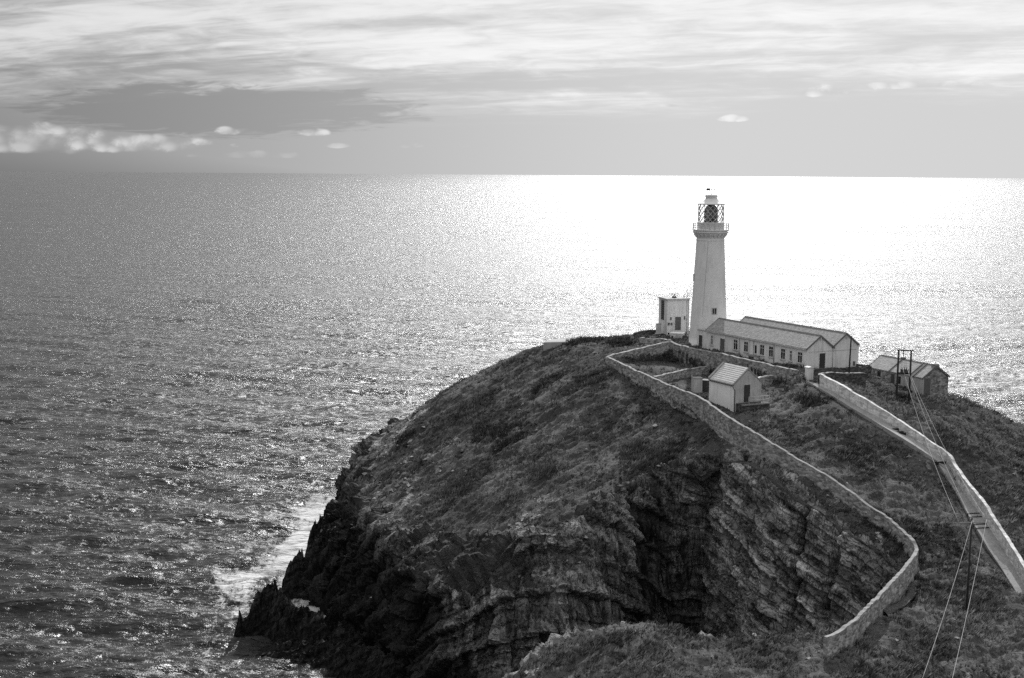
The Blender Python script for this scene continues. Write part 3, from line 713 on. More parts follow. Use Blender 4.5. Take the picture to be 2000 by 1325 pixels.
skerry('rock_finger', 'black knobbly rock finger jutting left above the reef', [(-33.0, 200.8, 4.4), (-31.0, 201.6, 5.4), (-28, 203, 7), (-25, 204, 9)], 2.2, 5)
skerry('rock_finger', 'black rock finger jutting into the foam halfway up the left shore', [(-32.6, 219, 5.2), (-30.5, 219.5, 7.0), (-28, 219, 9)], 2.0, 12)

# ------------------------------------------------------------------ the sea
def build_sea():
    ang = np.concatenate([np.linspace(-math.pi, -0.46, 24)[:-1], np.linspace(-0.46, 0.46, 680), np.linspace(0.46, math.pi, 24)[1:]])
    inv = np.linspace(1 / 105.0, 1 / 2600.0, 700)
    rad = np.concatenate([[2.0, 50.0], 1 / inv, np.geomspace(2800, 420000, 46)])
    A, Rr = np.meshgrid(ang, rad)
    x, y = np.sin(A) * Rr, np.cos(A) * Rr
    dr = np.gradient(rad)[:, None] * np.ones_like(A)
    z = np.zeros_like(x)
    g = np.random.default_rng(3)
    for i in range(46):
        lam = 2.2 * (20.0 ** (i / 45.0)) * g.uniform(0.9, 1.1)
        th = g.normal(-0.06, 0.30)                         # swell coming in over the horizon, crests across the view
        amp = 0.0105 * lam ** 0.90 * g.uniform(0.6, 1.3) * (0.5 if lam > 20 else 1.0)
        ph = g.uniform(0, 6.28); k = 2 * math.pi / lam
        fade = sstep(0.42, 0.2, dr / lam)
        grp = 0.55 + 0.75 * (0.5 + 0.5 * vnoise(x / (lam * 5) + i * 7.1, y / (lam * 5) - i * 3.3))
        s = np.sin(k * (x * math.sin(th) + y * math.cos(th)) + ph)
        z += amp * fade * grp * (1 - 2 * np.abs(s) ** 0.9 + 0.3 if i % 3 == 0 else s)
    m = (np.abs(A) < 0.47)
    z *= sstep(2400, 900, Rr) * m
    z -= 0.05
    near = (x > GX0) & (x < GX1) & (y > GY0) & (y < GY1)
    d, _ = seg_dist(x, y, coast[::2, :2], True, coast[::2, 2]); d = np.where(near, np.minimum(d, np.maximum(-samp(HDN, x, y), 0) + (samp(HZ, x, y) < -1.5) * 2), d)
    foam = np.exp(-np.maximum(d, 0) / 7.0)
    west = sstep(-8, -26, x)
    foam = foam * (0.30 + 0.55 * west) * (0.8 + 0.35 * vnoise(x / 5, y / 9))
    patch = np.exp(-((x + 37) / 12.0) ** 2 - ((y - 228) / 50.0) ** 2)
    foam = np.maximum(foam, 0.80 * patch * (0.75 + 0.5 * vnoise(x / 7 + 3, y / 16)))
    idx = np.arange(x.size).reshape(x.shape)
    quads = np.stack([idx[:-1, :-1], idx[1:, :-1], idx[1:, 1:], idx[:-1, 1:]], -1).reshape(-1, 4)[:, ::-1]
    me = np_mesh('sea', np.stack([x, y, z], -1).reshape(-1, 3), quads, True)
    attr(me, 'foam', foam); attr(me, 'far', sstep(150, 1300, Rr))
    o = link('sea', me, None, sea_m); o['kind'] = 'structure'
build_sea()

# ------------------------------------------------------------------ heath tufts and loose stones
def build_heath():
    Q = ISL.reshape(-1, 3); ok = ((1 - ROCK) * (1 - MADE * 0.55)).ravel()
    ny, nx = ROCK.shape
    a = np.linalg.norm(np.cross(np.gradient(ISL, axis=1), np.gradient(ISL, axis=0)), axis=-1).ravel()
    pr = np.clip(ok - 0.25, 0, 1) * a * (Q[:, 2] > 7) * (Q[:, 1] < 262) * (Q[:, 1] > 112)
    px = Q[:, 0] / Q[:, 1]; pr *= (px > -0.2) * (px < 0.42)
    pr = pr * (0.35 + 1.3 * (vnoise(Q[:, 0] / 1.7, Q[:, 1] / 1.7) > -0.1)) * (200.0 / Q[:, 1]) ** 1.2
    def tufts(pr, n, k, h0, h1, t0, spread):
        pr = pr / pr.sum()
        i = rng.choice(len(Q), n, p=pr)
        base = Q[i] + np.c_[rng.uniform(-.2, .2, (n, 2)), np.full(n, -0.06)]
        hgt = h0 + h1 * rng.random(n) ** 1.5
        hgt *= 0.75 + 0.5 * (vnoise(base[:, 0] / 4, base[:, 1] / 4) + 0.3)
        hgt = np.clip(hgt, 0.1, 1.1)
        tone = np.clip(t0 + 0.34 * fbm(base[:, 0] / 6, base[:, 1] / 6, octaves=3) * 1.6 + rng.normal(0, 0.14, n), 0, 1)
        V = np.empty((n, k, 3, 3)); S = np.empty((n, k, 3))
        wind = np.array([0.45, 0.25])
        for j in range(k):
            an = rng.uniform(0, 6.283, n); wd = hgt * rng.uniform(0.28, 0.5, n); ln = hgt * rng.uniform(0.3, 0.9, n)
            dx, dy = np.cos(an), np.sin(an)
            off = np.stack([dx, dy], 1) * (spread * hgt * rng.random(n))[:, None]
            side = np.stack([-dy, dx], 1) * wd[:, None] * 0.5
            tip = np.stack([dx, dy], 1) * ln[:, None] + wind * hgt[:, None]
            V[:, j, 0, :2] = base[:, :2] + off + side; V[:, j, 1, :2] = base[:, :2] + off - side; V[:, j, 2, :2] = base[:, :2] + off + tip
            V[:, j, 0, 2] = base[:, 2]; V[:, j, 1, 2] = base[:, 2]; V[:, j, 2, 2] = base[:, 2] + hgt * rng.uniform(0.6, 1.1, n)
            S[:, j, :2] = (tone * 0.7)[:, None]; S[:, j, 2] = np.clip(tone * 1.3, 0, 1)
        return V.reshape(-1, 3), S.ravel()
    cl = sstep(0.05, 0.5, fbm(Q[:, 0] / 6 + 40, Q[:, 1] / 6, octaves=3))
    A1 = tufts(pr, 52000, 7, 0.16, 0.34, 0.44, 0.4)
    A2 = tufts(pr * cl * (Q[:, 1] > 134), 7000, 16, 0.28, 0.34, 0.26, 1.3)              # darker heather bushes in drifts
    V = np.concatenate([A1[0], A2[0]]); S = np.concatenate([A1[1], A2[1]])
    me = np_mesh('heath', V.reshape(-1, 3), np.arange(len(V)).reshape(-1, 3), False)
    attr(me, 'shade', S)
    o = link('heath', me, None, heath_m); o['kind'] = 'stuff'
    o['label'] = 'dark tufted heather and grass covering the island slopes'; o['category'] = 'heath'
build_heath()
def build_stones():
    Q = ISL.reshape(-1, 3); r_ = ROCK.ravel()
    pr = np.where((r_ > 0.25) & (STEEP.ravel() < 0.5), 1.0, 0.0) + 0.03
    pr *= (Q[:, 2] > 6) * (Q[:, 1] > 112) * (Q[:, 1] < 245) * (1 - MADE.ravel()) * (Q[:, 0] / Q[:, 1] > -0.2); pr /= pr.sum()
    n = 3600; i = rng.choice(len(Q), n, p=pr); c = Q[i]
    oc = np.array([(1, 0, 0), (-1, 0, 0), (0, 1, 0), (0, -1, 0), (0, 0, 1), (0, 0, -1)], float)
    fc = np.array([(0, 2, 4), (2, 1, 4), (1, 3, 4), (3, 0, 4), (2, 0, 5), (1, 2, 5), (3, 1, 5), (0, 3, 5)])
    s = 0.08 + 0.34 * rng.random(n) ** 3.5
    V = oc[None] * (s[:, None, None] * rng.uniform(0.6, 1.35, (n, 6, 3)) * np.array([1, 1, 0.7])) + rng.normal(0, 0.25, (n, 6, 3)) * s[:, None, None]
    V = V + c[:, None, :] + np.array([0, 0, 0.03])
    F = (fc[None] + (np.arange(n) * 6)[:, None, None]).reshape(-1, 3)
    me = np_mesh('loose_stones', V.reshape(-1, 3), F, False)
    o = link('loose_stones', me, None, loose_rock); o['kind'] = 'stuff'
    o['label'] = 'pale loose stones strewn over the rocky brows'; o['category'] = 'stones'
build_stones()

# ------------------------------------------------------------------ path, walls
def build_path():
    n = 140; a, b = resample(_pl, n), resample(_pr, n)
    nrm = (b - a); nrm[:, 2] = 0; nrm /= np.linalg.norm(nrm, axis=1, keepdims=True)
    b = b + nrm * 0.15
    V = []
    for k in range(n):
        for q in (a[k], b[k]):
            V.append((q[0], q[1], q[2] + 0.02))
        for q in (a[k], b[k]): V.append((q[0], q[1], q[2] - 0.9))
    F = []
    for k in range(n - 1):
        p, q = 4 * k, 4 * k + 4
        F += [(p, p + 1, q + 1, q), (p + 2, p, q, q + 2), (p + 1, p + 3, q + 3, q + 1)]
    mb = MB().add(V, F)
    o = mb.build('path', path_conc); o['kind'] = 'structure'
    # dark step treads across the path
    L = np.linspace(0, 1, n)
    def step_at(y_px, x_px):
        best = min(range(n), key=lambda k: abs(proj_y((a[k] + b[k]) / 2) - y_px))
        c = (a[best] + b[best]) / 2; e = Vector((0.98, 0.2, 0)).normalized(); wdt = min(abs(b[best][0] - a[best][0]) * 1.2, 1.7); f = Vector((e.y, -e.x, 0))
        p0 = Vector(c) - e * wdt * 0.5; p1 = Vector(c) + e * wdt * 0.5; z = (a[best][2] + b[best][2]) / 2
        v = []
        for zz in (z - 0.30, z + 0.05):
            for q in (p0 - f * .13, p1 - f * .13, p1 + f * .13, p0 + f * .13): v.append((q.x, q.y, zz))
        MB().hexa(v).build('step', dark_step, o)
    for y in (838, 842.5, 847.5, 904, 1004, 1010.5, 1024, 1030.5): step_at(y, 0)
def proj_y(p):
    d = Vector(p) - EYE; return 662.5 - FPX * d.dot(_u) / d.dot(_f)
build_path()

def wall(name, label, pts, th, hgt, mat, cope=None, cope_h=0.10, group=None, wob=0.07, cope_over=0.02, sub=9, taper=0.0, rough=0.12, top_j=0.10):
    """a free-standing wall whose crest runs through the points; body > coping"""
    P = smooth_poly([tuple(p) for p in pts], sub); n = max(8, int(np.linalg.norm(np.diff(P, axis=0), axis=1).sum() / 0.27)); P = resample(P, n)
    T = np.gradient(P[:, :2], axis=0); T /= np.linalg.norm(T, axis=1, keepdims=True) + 1e-9
    Nn = np.stack([-T[:, 1], T[:, 0]], 1)
    crest = P[:, 2] + wob * vnoise(np.arange(n) * 0.13, np.arange(n) * 0.0 + len(label)) + 0.4 * wob * vnoise(np.arange(n) * 0.4, np.arange(n) * 0.0 + 3) - cope_h
    bot = np.minimum(samp(HZ, P[:, 0], P[:, 1]), crest - 0.3) - 0.9
    bot = np.minimum(bot, crest - hgt)
    o = thing(name, label, 'wall', (float(P[n // 2, 0]), float(P[n // 2, 1]), float(bot[n // 2])), 0, group); o['kind'] = 'thing'; L0 = np.array(o.location)
    rows = max(4, int(round(float(np.median(crest - np.maximum(bot, crest - 2.6))) / 0.28)))
    seed = len(label) * 13
    def stones(half0, half1, z0, z1, rows, rough, top_j):
        """both faces as courses of uneven stones, closed over the crest"""
        ring = [(-1, k) for k in range(rows + 1)] + [(1, k) for k in range(rows, -1, -1)]
        V = np.empty((n, len(ring), 3)); col = np.arange(n)
        for j, (sd, k) in enumerate(ring):
            f_ = k / rows; hw = (half0 + (half1 - half0) * f_)
            r_ = _hash((col + k % 2) // 2 + seed, np.full(n, k * 7 + (3 if sd > 0 else 0)), np.full(n, 5)) - 0.5
            V[:, j, :2] = P[:, :2] + Nn * (sd * (hw + rough * r_))[:, None]
            zt = z1 + top_j * (_hash(col // 2 + seed, np.full(n, 91), np.full(n, 3)) - 0.5)
            V[:, j, 2] = z0 + (zt - z0) * f_ + (0.05 * (_hash(col + seed, np.full(n, k), np.full(n, 8)) - 0.5) if 0 < k < rows else 0)
        V = V - L0; m_ = len(ring); F = []
        for k in range(n - 1):
            for c_ in range(m_):
                d_ = (c_ + 1) % m_; F.append((m_ * k + c_, m_ * k + d_, m_ * k + m_ + d_, m_ * k + m_ + c_))
        F += [tuple(range(m_ - 1, -1, -1)), tuple(range(m_ * (n - 1), m_ * n))]
        return MB().add(V.reshape(-1, 3), F)
    lowb = np.maximum(bot, crest - 3.6)
    stones((th + taper) / 2, th / 2, lowb, crest, rows, rough, 0.0 if cope is not None else top_j).build('wall_body', mat, o)
    if cope is not None: stones(th / 2 + cope_over, th / 2 + cope_over * 0.4, crest + 0.002, crest + cope_h, 1, rough * 0.6, top_j).build('coping', cope, o)
    return o
wall('garden_wall', 'long grey stone wall winding from the garden round the ravine head', _gw, 0.36, 1.9, wall_stone, cope_stone, 0.09, taper=0.15)
wall('garden_wall', 'rough stone wall on the far left side of the walled garden', [Vector((p.x, p.y, p.z)) + Vector((-.15, .2, 0)) for p in _lw], 0.5, 1.0, wall_stone, None, 0.0)
wall('retaining_wall', 'tall rubble retaining wall between garden and the long white building', _yw, 0.5, 2.4, wall_stone, cope_stone, 0.12)
wall('garden_wall', 'low stone dividing wall crossing the middle of the walled garden', [at_z(1279, 736, 34.85), at_z(1320, 726, 34.75), at_z(1359, 718, 34.7), at_z(1412, 711.5, 34.6)], 0.45, 1.0, wall_stone, cope_stone, 0.10)
wall('garden_wall', 'pale capped wall running from the small hut up to the gate', [at_z(1476, 738, 34.9), at_z(1510, 731.5, 35.3), at_z(1540, 726, 35.9), at_z(1557, 723.5, 36.4)], 0.45, 1.0, wall_stone, pale_wall, 0.12)
_pw = []
for p, q, hh in zip(_pr, _pl, [1.45, 1.5, 1.5, 1.45, 1.35, 1.25, 1.15, 1.25, 1.55, 1.75, 1.8, 1.75, 1.7, 1.7, 1.7]):
    d = (p - q); d.z = 0; d.normalize(); _pw.append(p + d * 0.28 + Vector((0, 0, hh)))
wall('path_wall', 'long limewashed white wall beside the stepped path', _pw, 0.4, 1.8, pale_wall, None, 0.0, sub=5, rough=0.05, top_j=0.05)
wall('yard_wall', 'dark stone wall with pale top joining the head of the white path wall', [_pw[0] + Vector((-0.05, 0.35, -0.02)), at_z(1606, 728.5, 36.95), at_z(1630, 728, 36.7), at_z(1657, 728.5, 36.5), at_z(1690, 728.5, 36.3)], 0.45, 1.0, dark_rubble, cope_stone, 0.08)
wall('yard_wall', 'dark rubble wall from the white gate pier to the stone store', [at_z(1587, 720.5, 37.0), at_z(1620, 719.5, 36.8), at_z(1660, 717, 36.5), at_z(1700, 715.5, 36.1)], 0.5, 1.3, dark_rubble, None, 0.0)
wall('stone_wall', 'low ruined stone wall left of the tall white tower', [at_z(1249, 662, 37.4), at_z(1262, 660.5, 37.5), at_z(1290, 661.5, 37.4), at_z(1309, 664, 37.4)], 0.5, 1.2, wall_stone, None, 0.0, wob=0.15)
wall('stone_wall', 'dark low wall on the skyline left of the square building', [at_z(1240, 650, 37.1), at_z(1252, 646, 37.3), at_z(1281, 644, 37.3)], 0.5, 1.2, dark_rubble, None, 0.0, wob=0.1)
wall('stone_wall', 'short dark wall end just behind the right corner of the white building', [at_z(1674, 711, 36.6), at_z(1698, 714.5, 36.2)], 0.4, 0.8, dark_rubble, None, 0.0)

def gate_pier():
    p = at_z(1580, 741, 35.7)
    o = thing('gate_pier', 'stout whitewashed gate pier at the top of the path', 'pier', p, 0.45)
    MB().box(-.42, .42, -.42, .42, -1.0, 1.62).build('pier_shaft', whitewash, o)
    MB().prism([(-.5, 1.62), (.5, 1.62), (.5, 1.74), (0, 1.86), (-.5, 1.74)], 'y', -.5, .5).build('pier_cap', whitewash, o)
gate_pier()
def gateway():
    p = at_z(1470.5, 733, 33.7)
    o = thing('gateway', 'dark arched gateway with pale piers in the retaining wall', 'gateway', p, math.atan2(-.90, .436))
    for s in (-1, 1): MB().box(s * 1.0 - .28, s * 1.0 + .28, -.45, .45, -.8, 2.9).build('pier', pale_wall, o)
    MB().box(-1.3, 1.3, -.42, .42, 2.9, 3.1).build('lintel', cope_stone, o)
    MB().box(-.72, .72, -.38, .30, -.8, 2.9).build('door', dark_rubble, o)  # dark block set in for the shade of the open gap
gateway()

# ------------------------------------------------------------------ building helpers (local x along the front, y inward)
class Bld:
    def __init__(s, name, label, A, B, cat):
        A, B = Vector(A), Vector(B); d = (B - A); d.z = 0; s.L = d.length; s.d = d.normalized(); s.nv = Vector((-s.d.y, s.d.x, 0)); s.A = A
        s.o = thing(name, label, cat, A, math.atan2(d.y, d.x))
    def front(s, x, y, v=0.0):                    # photo point -> (u, z) on the plane y = v
        r_ = ray(x, y); P0 = s.A + s.nv * v; k = (P0 - EYE).dot(s.nv) / r_.dot(s.nv); P = EYE + r_ * k - s.A
        return P.dot(s.d), P.z
    def side(s, x, y, u):                         # photo point -> (v, z) on the plane x = u
        r_ = ray(x, y); P0 = s.A + s.d * u; k = (P0 - EYE).dot(s.d) / r_.dot(s.d); P = EYE + r_ * k - s.A
        return P.dot(s.nv), P.z
def window(par, axis, at, c, z0, z1, wd, mull=True, frame=frame_white, transom=0.68, name='window', sill=True, inn=0.10):
    """axis 'f': in a front (plane y=at, outward -y); 's': in an end wall (plane x=at, outward +x)"""
    def bx(mb, a0, a1, d0, d1, q0, q1):           # a along wall, d depth outward
        if axis == 'f': mb.box(a0, a1, at - d1, at - d0, q0, q1)
        else: mb.box(at + d0, at + d1, a0, a1, q0, q1)
        return mb
    f = MB(); b = 0.07; h = wd / 2
    bx(f, c - h, c - h + b, -.03, .035, z0, z1); bx(f, c + h - b, c + h, -.03, .035, z0, z1)
    bx(f, c - h + b, c + h - b, -.03, .034, z0, z0 + b); bx(f, c - h + b, c + h - b, -.03, .034, z1 - b, z1)
    if mull:
        bx(f, c - .03, c + .03, -.03, .03, z0 + b, z1 - b)
        zt = z0 + (z1 - z0) * transom; bx(f, c - h + b, c - .031, -.03, .028, zt - .03, zt + .03); bx(f, c + .031, c + h - b, -.03, .028, zt - .03, zt + .03)
    w_ = f.build(name, frame, par)
    bx(MB(), c - h + .01, c + h - .01, -.05, .012, z0 + .01, z1 - .01).build('pane', pane_glass, w_)
    if sill: bx(MB(), c - h - .1, c + h + .1, -.02, .12, z0 - .14, z0 - .005).build('sill', render_grey, w_)
    return w_
def door(par, axis, at, c, z0, z1, wd, mat=None, surround=None):
    mat = mat or door_paint
    def bx(mb, a0, a1, d0, d1, q0, q1):
        if axis == 'f': mb.box(a0, a1, at - d1, at - d0, q0, q1)
        else: mb.box(at + d0, at + d1, a0, a1, q0, q1)
        return mb
    h = wd / 2
    d_ = bx(MB(), c - h, c + h, -.06, .02, z0, z1).build('door', mat, par)
    fr = MB(); sm = surround or frame_white
    bx(fr, c - h - .1, c - h - .002, -.04, .05, z0, z1 + .1); bx(fr, c + h + .002, c + h + .1, -.04, .05, z0, z1 + .1); bx(fr, c - h - .002, c + h + .002, -.04, .05, z1 + .002, z1 + .1)
    fr.build('door_frame', sm, d_)
    bx(MB(), c + h - .16, c + h - .10, .02, .07, z0 + .95, z0 + 1.08).build('handle', dull_steel, d_)
    for q in (0.18, 0.58): bx(MB(), c - h + .14, c + h - .22, .02, .032, z0 + (z1 - z0) * q, z0 + (z1 - z0) * (q + .3)).build('door_panel', mat, d_)
    return d_
def pipe(par, pts, r=.05, name='downpipe', mat=None): return MB().tube(pts, r, 6).build(name, mat or render_grey, par)

def gable_range(par, x0, x1, y0, y1, eave, apex, zb, roof_mat, wall_mat, over=.12, cope=None, eave_over=.15, th=.14, names=('wall', 'roof')):
    ym = (y0 + y1) / 2
    wl = MB().prism([(y0, zb), (y1, zb), (y1, eave), (ym, apex), (y0, eave)], 'x', x0, x1).build('wall', wall_mat, par)
    sl = (apex - eave) / (ym - y0)
    rf = MB()
    for s, ya in ((-1, y0), (1, y1)):
        ye = ya + s * eave_over; ze = eave - eave_over * sl
        rf.prism([(ye, ze), (ye, ze + th), (ym, apex + th), (ym, apex)] if s < 0 else [(ym, apex), (ym, apex + th), (ye, ze + th), (ye, ze)], 'x', x0 - over, x1 + over)
    r_ = rf.build('roof', roof_mat, par)
    r_.location.z = 0.012
    MB().prism([(ym - .16, apex + th - .06), (ym, apex + th + .09), (ym + .16, apex + th - .06)], 'x', x0 - over + .02, x1 + over - .02).build('ridge', roof_trim, r_)
    for xa, sg in ((x0 - over - .05, -1), (x1 + over - .02, 1)):
        b_ = MB()
        for s, ya in ((-1, y0), (1, y1)):
            ye = ya + s * (eave_over + .02); ze = eave - (eave_over + .02) * sl
            b_.prism([(ye, ze - .10), (ye, ze + th + .05), (ym, apex + th + .05), (ym, apex - .10)] if s < 0 else [(ym, apex - .10), (ym, apex + th + .05), (ye, ze + th + .05), (ye, ze - .10)], 'x', xa, xa + .07)
        b_.build('verge', cope or roof_trim, r_)
    return wl, r_

# ------------------------------------------------------------------ the long white dwelling beside the tower
def dwelling():
    B = Bld('dwelling', 'long white double-gabled building with slate roofs beside the lighthouse', at_z(1380, 684, 36.0), at_z(1575, 725, 36.0), 'building')
    o, L = B.o, B.L; W = 4.7; EV = 3.25; AP = 4.95
    gable_range(o, 0, L, 0, W, EV, AP, -.8, slate, whitewash, eave_over=.2)
    gable_range(o, .6, L - .02, W + .01, 2 * W + .1, EV + .05, AP + .15, -1.2, slate, whitewash, eave_over=.0)
    MB().box(-.1, L + .08, W - .22, W + .22, EV - .1, EV + .10).build('valley_gutter', dark_trim, o)
    g = MB().box(-.05, L + .02, -.30, -.19, EV - .20, EV - .09).build('gutter', render_grey, o)
    MB().box(0, L, -.045, -.002, -.7, .16).build('plinth', render_grey, o)
    for px_, kind in ((1390, 'n'), (1436.6, 'w'), (1457, 'w'), (1476, 'a'), (1488.6, 'w'), (1506, 'w'), (1529.6, 'w'), (1545, 'n'), (1563, 'w')):
        u, _ = B.front(px_, 690)
        if kind == 'w': window(o, 'f', 0, u, .98, 2.62, 1.12)
        elif kind == 'n': window(o, 'f', 0, u, .98, 2.58, .62)
        else:
            w_ = window(o, 'f', 0, u, .98, 2.4, .66, False)
            MB().prism([(u + .33 * math.cos(a), 2.4 + .33 * math.sin(a)) for a in np.linspace(0, math.pi, 9)], 'y', -.036, .03).build('arch', frame_white, w_)
    u, _ = B.front(1411, 680); door(o, 'f', 0, u, .02, 2.35, 1.25, grey_door)
    for px_ in (1442, 1470, 1510):
        u, _ = B.front(px_ + 2, 690); pipe(o, [(u, -.12, EV - .15), (u, -.08, EV - .5), (u, -.08, .1)])
    # end wall
    v, _ = B.side(1605.6, 705, L); door(o, 's', L, v, .25, 2.45, 1.05)
    v, _ = B.side(1626, 700, L); pipe(o, [(L + .08, v, EV - .1), (L + .08, v, .0)])
    MB().box(L + .002, L + .03, .3, 2 * W - .4, 2.72, 2.77).build('string_course', render_grey, o)
    v, _ = B.side(1668, 712, L); MB().box(L + .002, L + .04, v - .2, v + .2, .35, .95).build('vent', grey_door, o)
    for vv in (W / 2, W * 1.5 + .05): MB().box(L + .13, L + .18, vv - .12, vv + .12, AP - .55, AP - .15).build('gable_block', render_grey, o)
    # flat-roofed lobby joining the tower foot
    l_ = MB().box(-3.0, -.13, .15, 4.2, -.8, 3.05).build('lobby', whitewash, o)
    MB().box(-3.15, -.13, 0, 4.2, 3.05, 3.17).build('lobby_roof', render_grey, o)
    u, _ = B.front(1368.5, 670, .15); door(o, 'f', .15, u, -.02, 2.2, 1.0)
dwelling()

# ------------------------------------------------------------------ the lighthouse
def lighthouse():
    Y0 = 224.0
    base = at_depth(1382.5, 676, Y0); cx, cy = base.x, Y0; zb = 36.0
    o = thing('lighthouse', 'tall tapering white lighthouse tower with lattice lantern and gallery', 'lighthouse', (cx, cy, zb))
    def zz(y): return at_depth(1384, y, Y0).z - zb
    s = Y0 / FPX                                    # metres per photo pixel at the tower
    yT, yB = 461, 676
    rT, rB = 53.5 * s / 2, 75.5 * s / 2
    prof = [(rB + .12, -1.2), (rB + .12, .3)]
    for i in range(15):
        k = i / 14; prof.append((rB + (rT - rB) * (k ** 0.92), zz(yB) + .35 + (zz(yT) - zz(yB) - .35) * k))
    tw = MB().lathe(prof, 72).build('tower', tower_paint, o)
    MB().lathe([(rT + .03, zz(470)), (rT + .10, zz(469.4)), (rT + .10, zz(468.6)), (rT + .03, zz(468))], 72, cap=False).build('string_course', tower_paint, tw)
    # gallery: two cornice rings over brackets
    G = 36 * s
    MB().lathe([(rT - .05, zz(462.5)), (rT + .12, zz(461)), (rT + .30, zz(458.2)), (G - .45, zz(457)), (G - .10, zz(454.2)), (G - .05, zz(452.8)), (G - .30, zz(452.2)), (G - .18, zz(451)), (G, zz(449.6)), (G, zz(448.6)), (rT, zz(448.4))], 72).build('gallery', tower_paint, o)
    for i in range(22):
        a = 2 * math.pi * i / 22
        b_ = MB().prism([(rT + .0, zz(464.5)), (rT + .14, zz(463.8)), (G - .30, zz(458.0)), (G - .30, zz(456.4)), (rT, zz(456.4))], 'y', -.16, .16).build('bracket', tower_paint, o); b_.rotation_euler.z = a
    # gallery railing
    rl = MB()
    for q in (zz(436.5), zz(440.5), zz(444.5)):
        rl.tube([((G - .12) * math.cos(a), (G - .12) * math.sin(a), q) for a in np.linspace(0, 2 * math.pi, 49)], .028, 5)
    rl.build('railing', steel, o)
    for i in range(24):
        a = 2 * math.pi * (i + .3) / 24; MB().tube([((G - .12) * math.cos(a), (G - .12) * math.sin(a), zz(448.6)), ((G - .12) * math.cos(a), (G - .12) * math.sin(a), zz(435.8))], .042, 5).build('railing_post', steel, o)
    rM, rG = 26.2 * s, 24.6 * s
    MB().lathe([(rM, zz(448.6)), (rM, zz(436)), (rM + .08, zz(435.6)), (rM + .08, zz(434.6)), (rG - .2, zz(434.4))], 64).build('lantern_base', tower_paint, o)
    z0, z1 = zz(434.4), zz(399.6)
    gl = MB().lathe([(rG - .05, z0), (rG - .05, z1)], 48, cap=False).build('lantern_glazing', lantern_glass, o)
    lat = MB(); nb = 16
    for i in range(nb):
        for sg in (-1, 1):
            a0 = 2 * math.pi * i / nb
            lat.tube([(rG * math.cos(a0 + sg * q * 1.25), rG * math.sin(a0 + sg * q * 1.25), z0 + (z1 - z0) * q) for q in np.linspace(0, 1, 10)], .045, 4)
    lat.build('lattice', steel, gl)
    for i in range(8):
        a = 2 * math.pi * (i + .5) / 8; MB().tube([(rG * math.cos(a), rG * math.sin(a), z0), (rG * math.cos(a), rG * math.sin(a), z1)], .05, 5).build('mullion', steel, gl)
    # lens inside
    lz = lambda k: z0 + (z1 - z0) * k
    op = MB().lathe([(.62, lz(.16)), (1.0, lz(.20)), (1.05, lz(.5)), (1.0, lz(.68)), (.78, lz(.85)), (.38, lz(.97))], 8, smooth=False).build('optic', lens_glass, o)
    for i in range(8):
        a = 2 * math.pi * i / 8
        MB().tube([(r_ * math.cos(a), r_ * math.sin(a), lz(k)) for r_, k in ((1.06, .12), (1.08, .5), (1.03, .68), (.80, .86), (.36, .99))], .075, 5).build('optic_rib', dark_trim, op)
    for k, r_ in ((.34, 1.05), (.62, 1.05)): MB().lathe([(r_ + .04, lz(k) - .04), (r_ + .04, lz(k) + .04)], 16, cap=False).build('optic_band', dull_steel, op)
    MB().lathe([(1.15, z0), (1.15, lz(.10)), (.9, lz(.16)), (.3, lz(.17))], 24).build('optic_pedestal', dark_trim, o)
    # roof, ventilator, vane
    rf = MB().lathe([(rG + .18, zz(400)), (rG + .28, zz(399.4)), (rG + .28, zz(398.2)), (rG + .02, zz(397.4)), (19 * s, zz(395)), (15 * s, zz(392.2)), (12.4 * s, zz(389))], 48).build('lantern_roof', tower_paint, o)
    MB().lathe([(11.6 * s, zz(389.4)), (11.6 * s, zz(384.2)), (12.6 * s, zz(383.8)), (12.6 * s, zz(381.6)), (9 * s, zz(380.4)), (2 * s, zz(379.8)), (1 * s, zz(378.6))], 40).build('ventilator', tower_paint, rf)
    vn = MB().tube([(0, 0, zz(379.5)), (0, 0, zz(367.5))], .05, 6).build('vane_staff', dull_steel, o)
    MB().tube([(-.35, 0, zz(370.4)), (.48, 0, zz(370.4))], .04, 5).add([(.78, 0, zz(370.4)), (.42, -.03, zz(369.2)), (.42, -.03, zz(371.6)), (.42, .03, zz(369.2)), (.42, .03, zz(371.6))], [(0, 1, 2), (0, 4, 3), (0, 3, 1), (0, 2, 4), (1, 3, 4, 2)]).build('vane_arrow', dull_steel, vn)
    MB().box(-.86, -.26, -.03, .03, zz(372.8), zz(368.0)).build('vane_tail', dark_trim, vn)
    # windows of the shaft (recess set proud of the taper)
    def shaft_window(x_px, y0, y1, wd, ang=None):
        k = (zz((y0 + y1) / 2) - zz(yB)) / (zz(yT) - zz(yB)); r_ = rB + (rT - rB) * k ** .92
        q = x_px - 1383.3; a = -math.pi / 2 + math.asin(max(-.98, min(.98, q * s / r_))) - math.atan2(cx, cy)
        f = thing_part('tower_window', o, a)
        b = .09; za, zb_ = zz(y1), zz(y0); m_ = MB()
        for y_a, y_b, q0, q1 in ((-wd / 2, -wd / 2 + b, za, zb_), (wd / 2 - b, wd / 2, za, zb_), (-wd / 2 + b, wd / 2 - b, za, za + b), (-wd / 2 + b, wd / 2 - b, zb_ - b, zb_), (-.04, .04, za + b, zb_ - b)):
            m_.box(r_ - .25, r_ + .10, y_a, y_b, q0, q1)
        w_ = m_.build('tower_window', render_grey, o); w_.rotation_euler.z = a
        MB().box(r_ - .3, r_ + .05, -wd / 2 + .02, wd / 2 - .02, za + .02, zb_ - .02).build('pane', pane_glass, w_)
    def thing_part(*a): return None
    shaft_window(1394, 598.5, 611, .80); shaft_window(1352.3, 535, 549, .6)
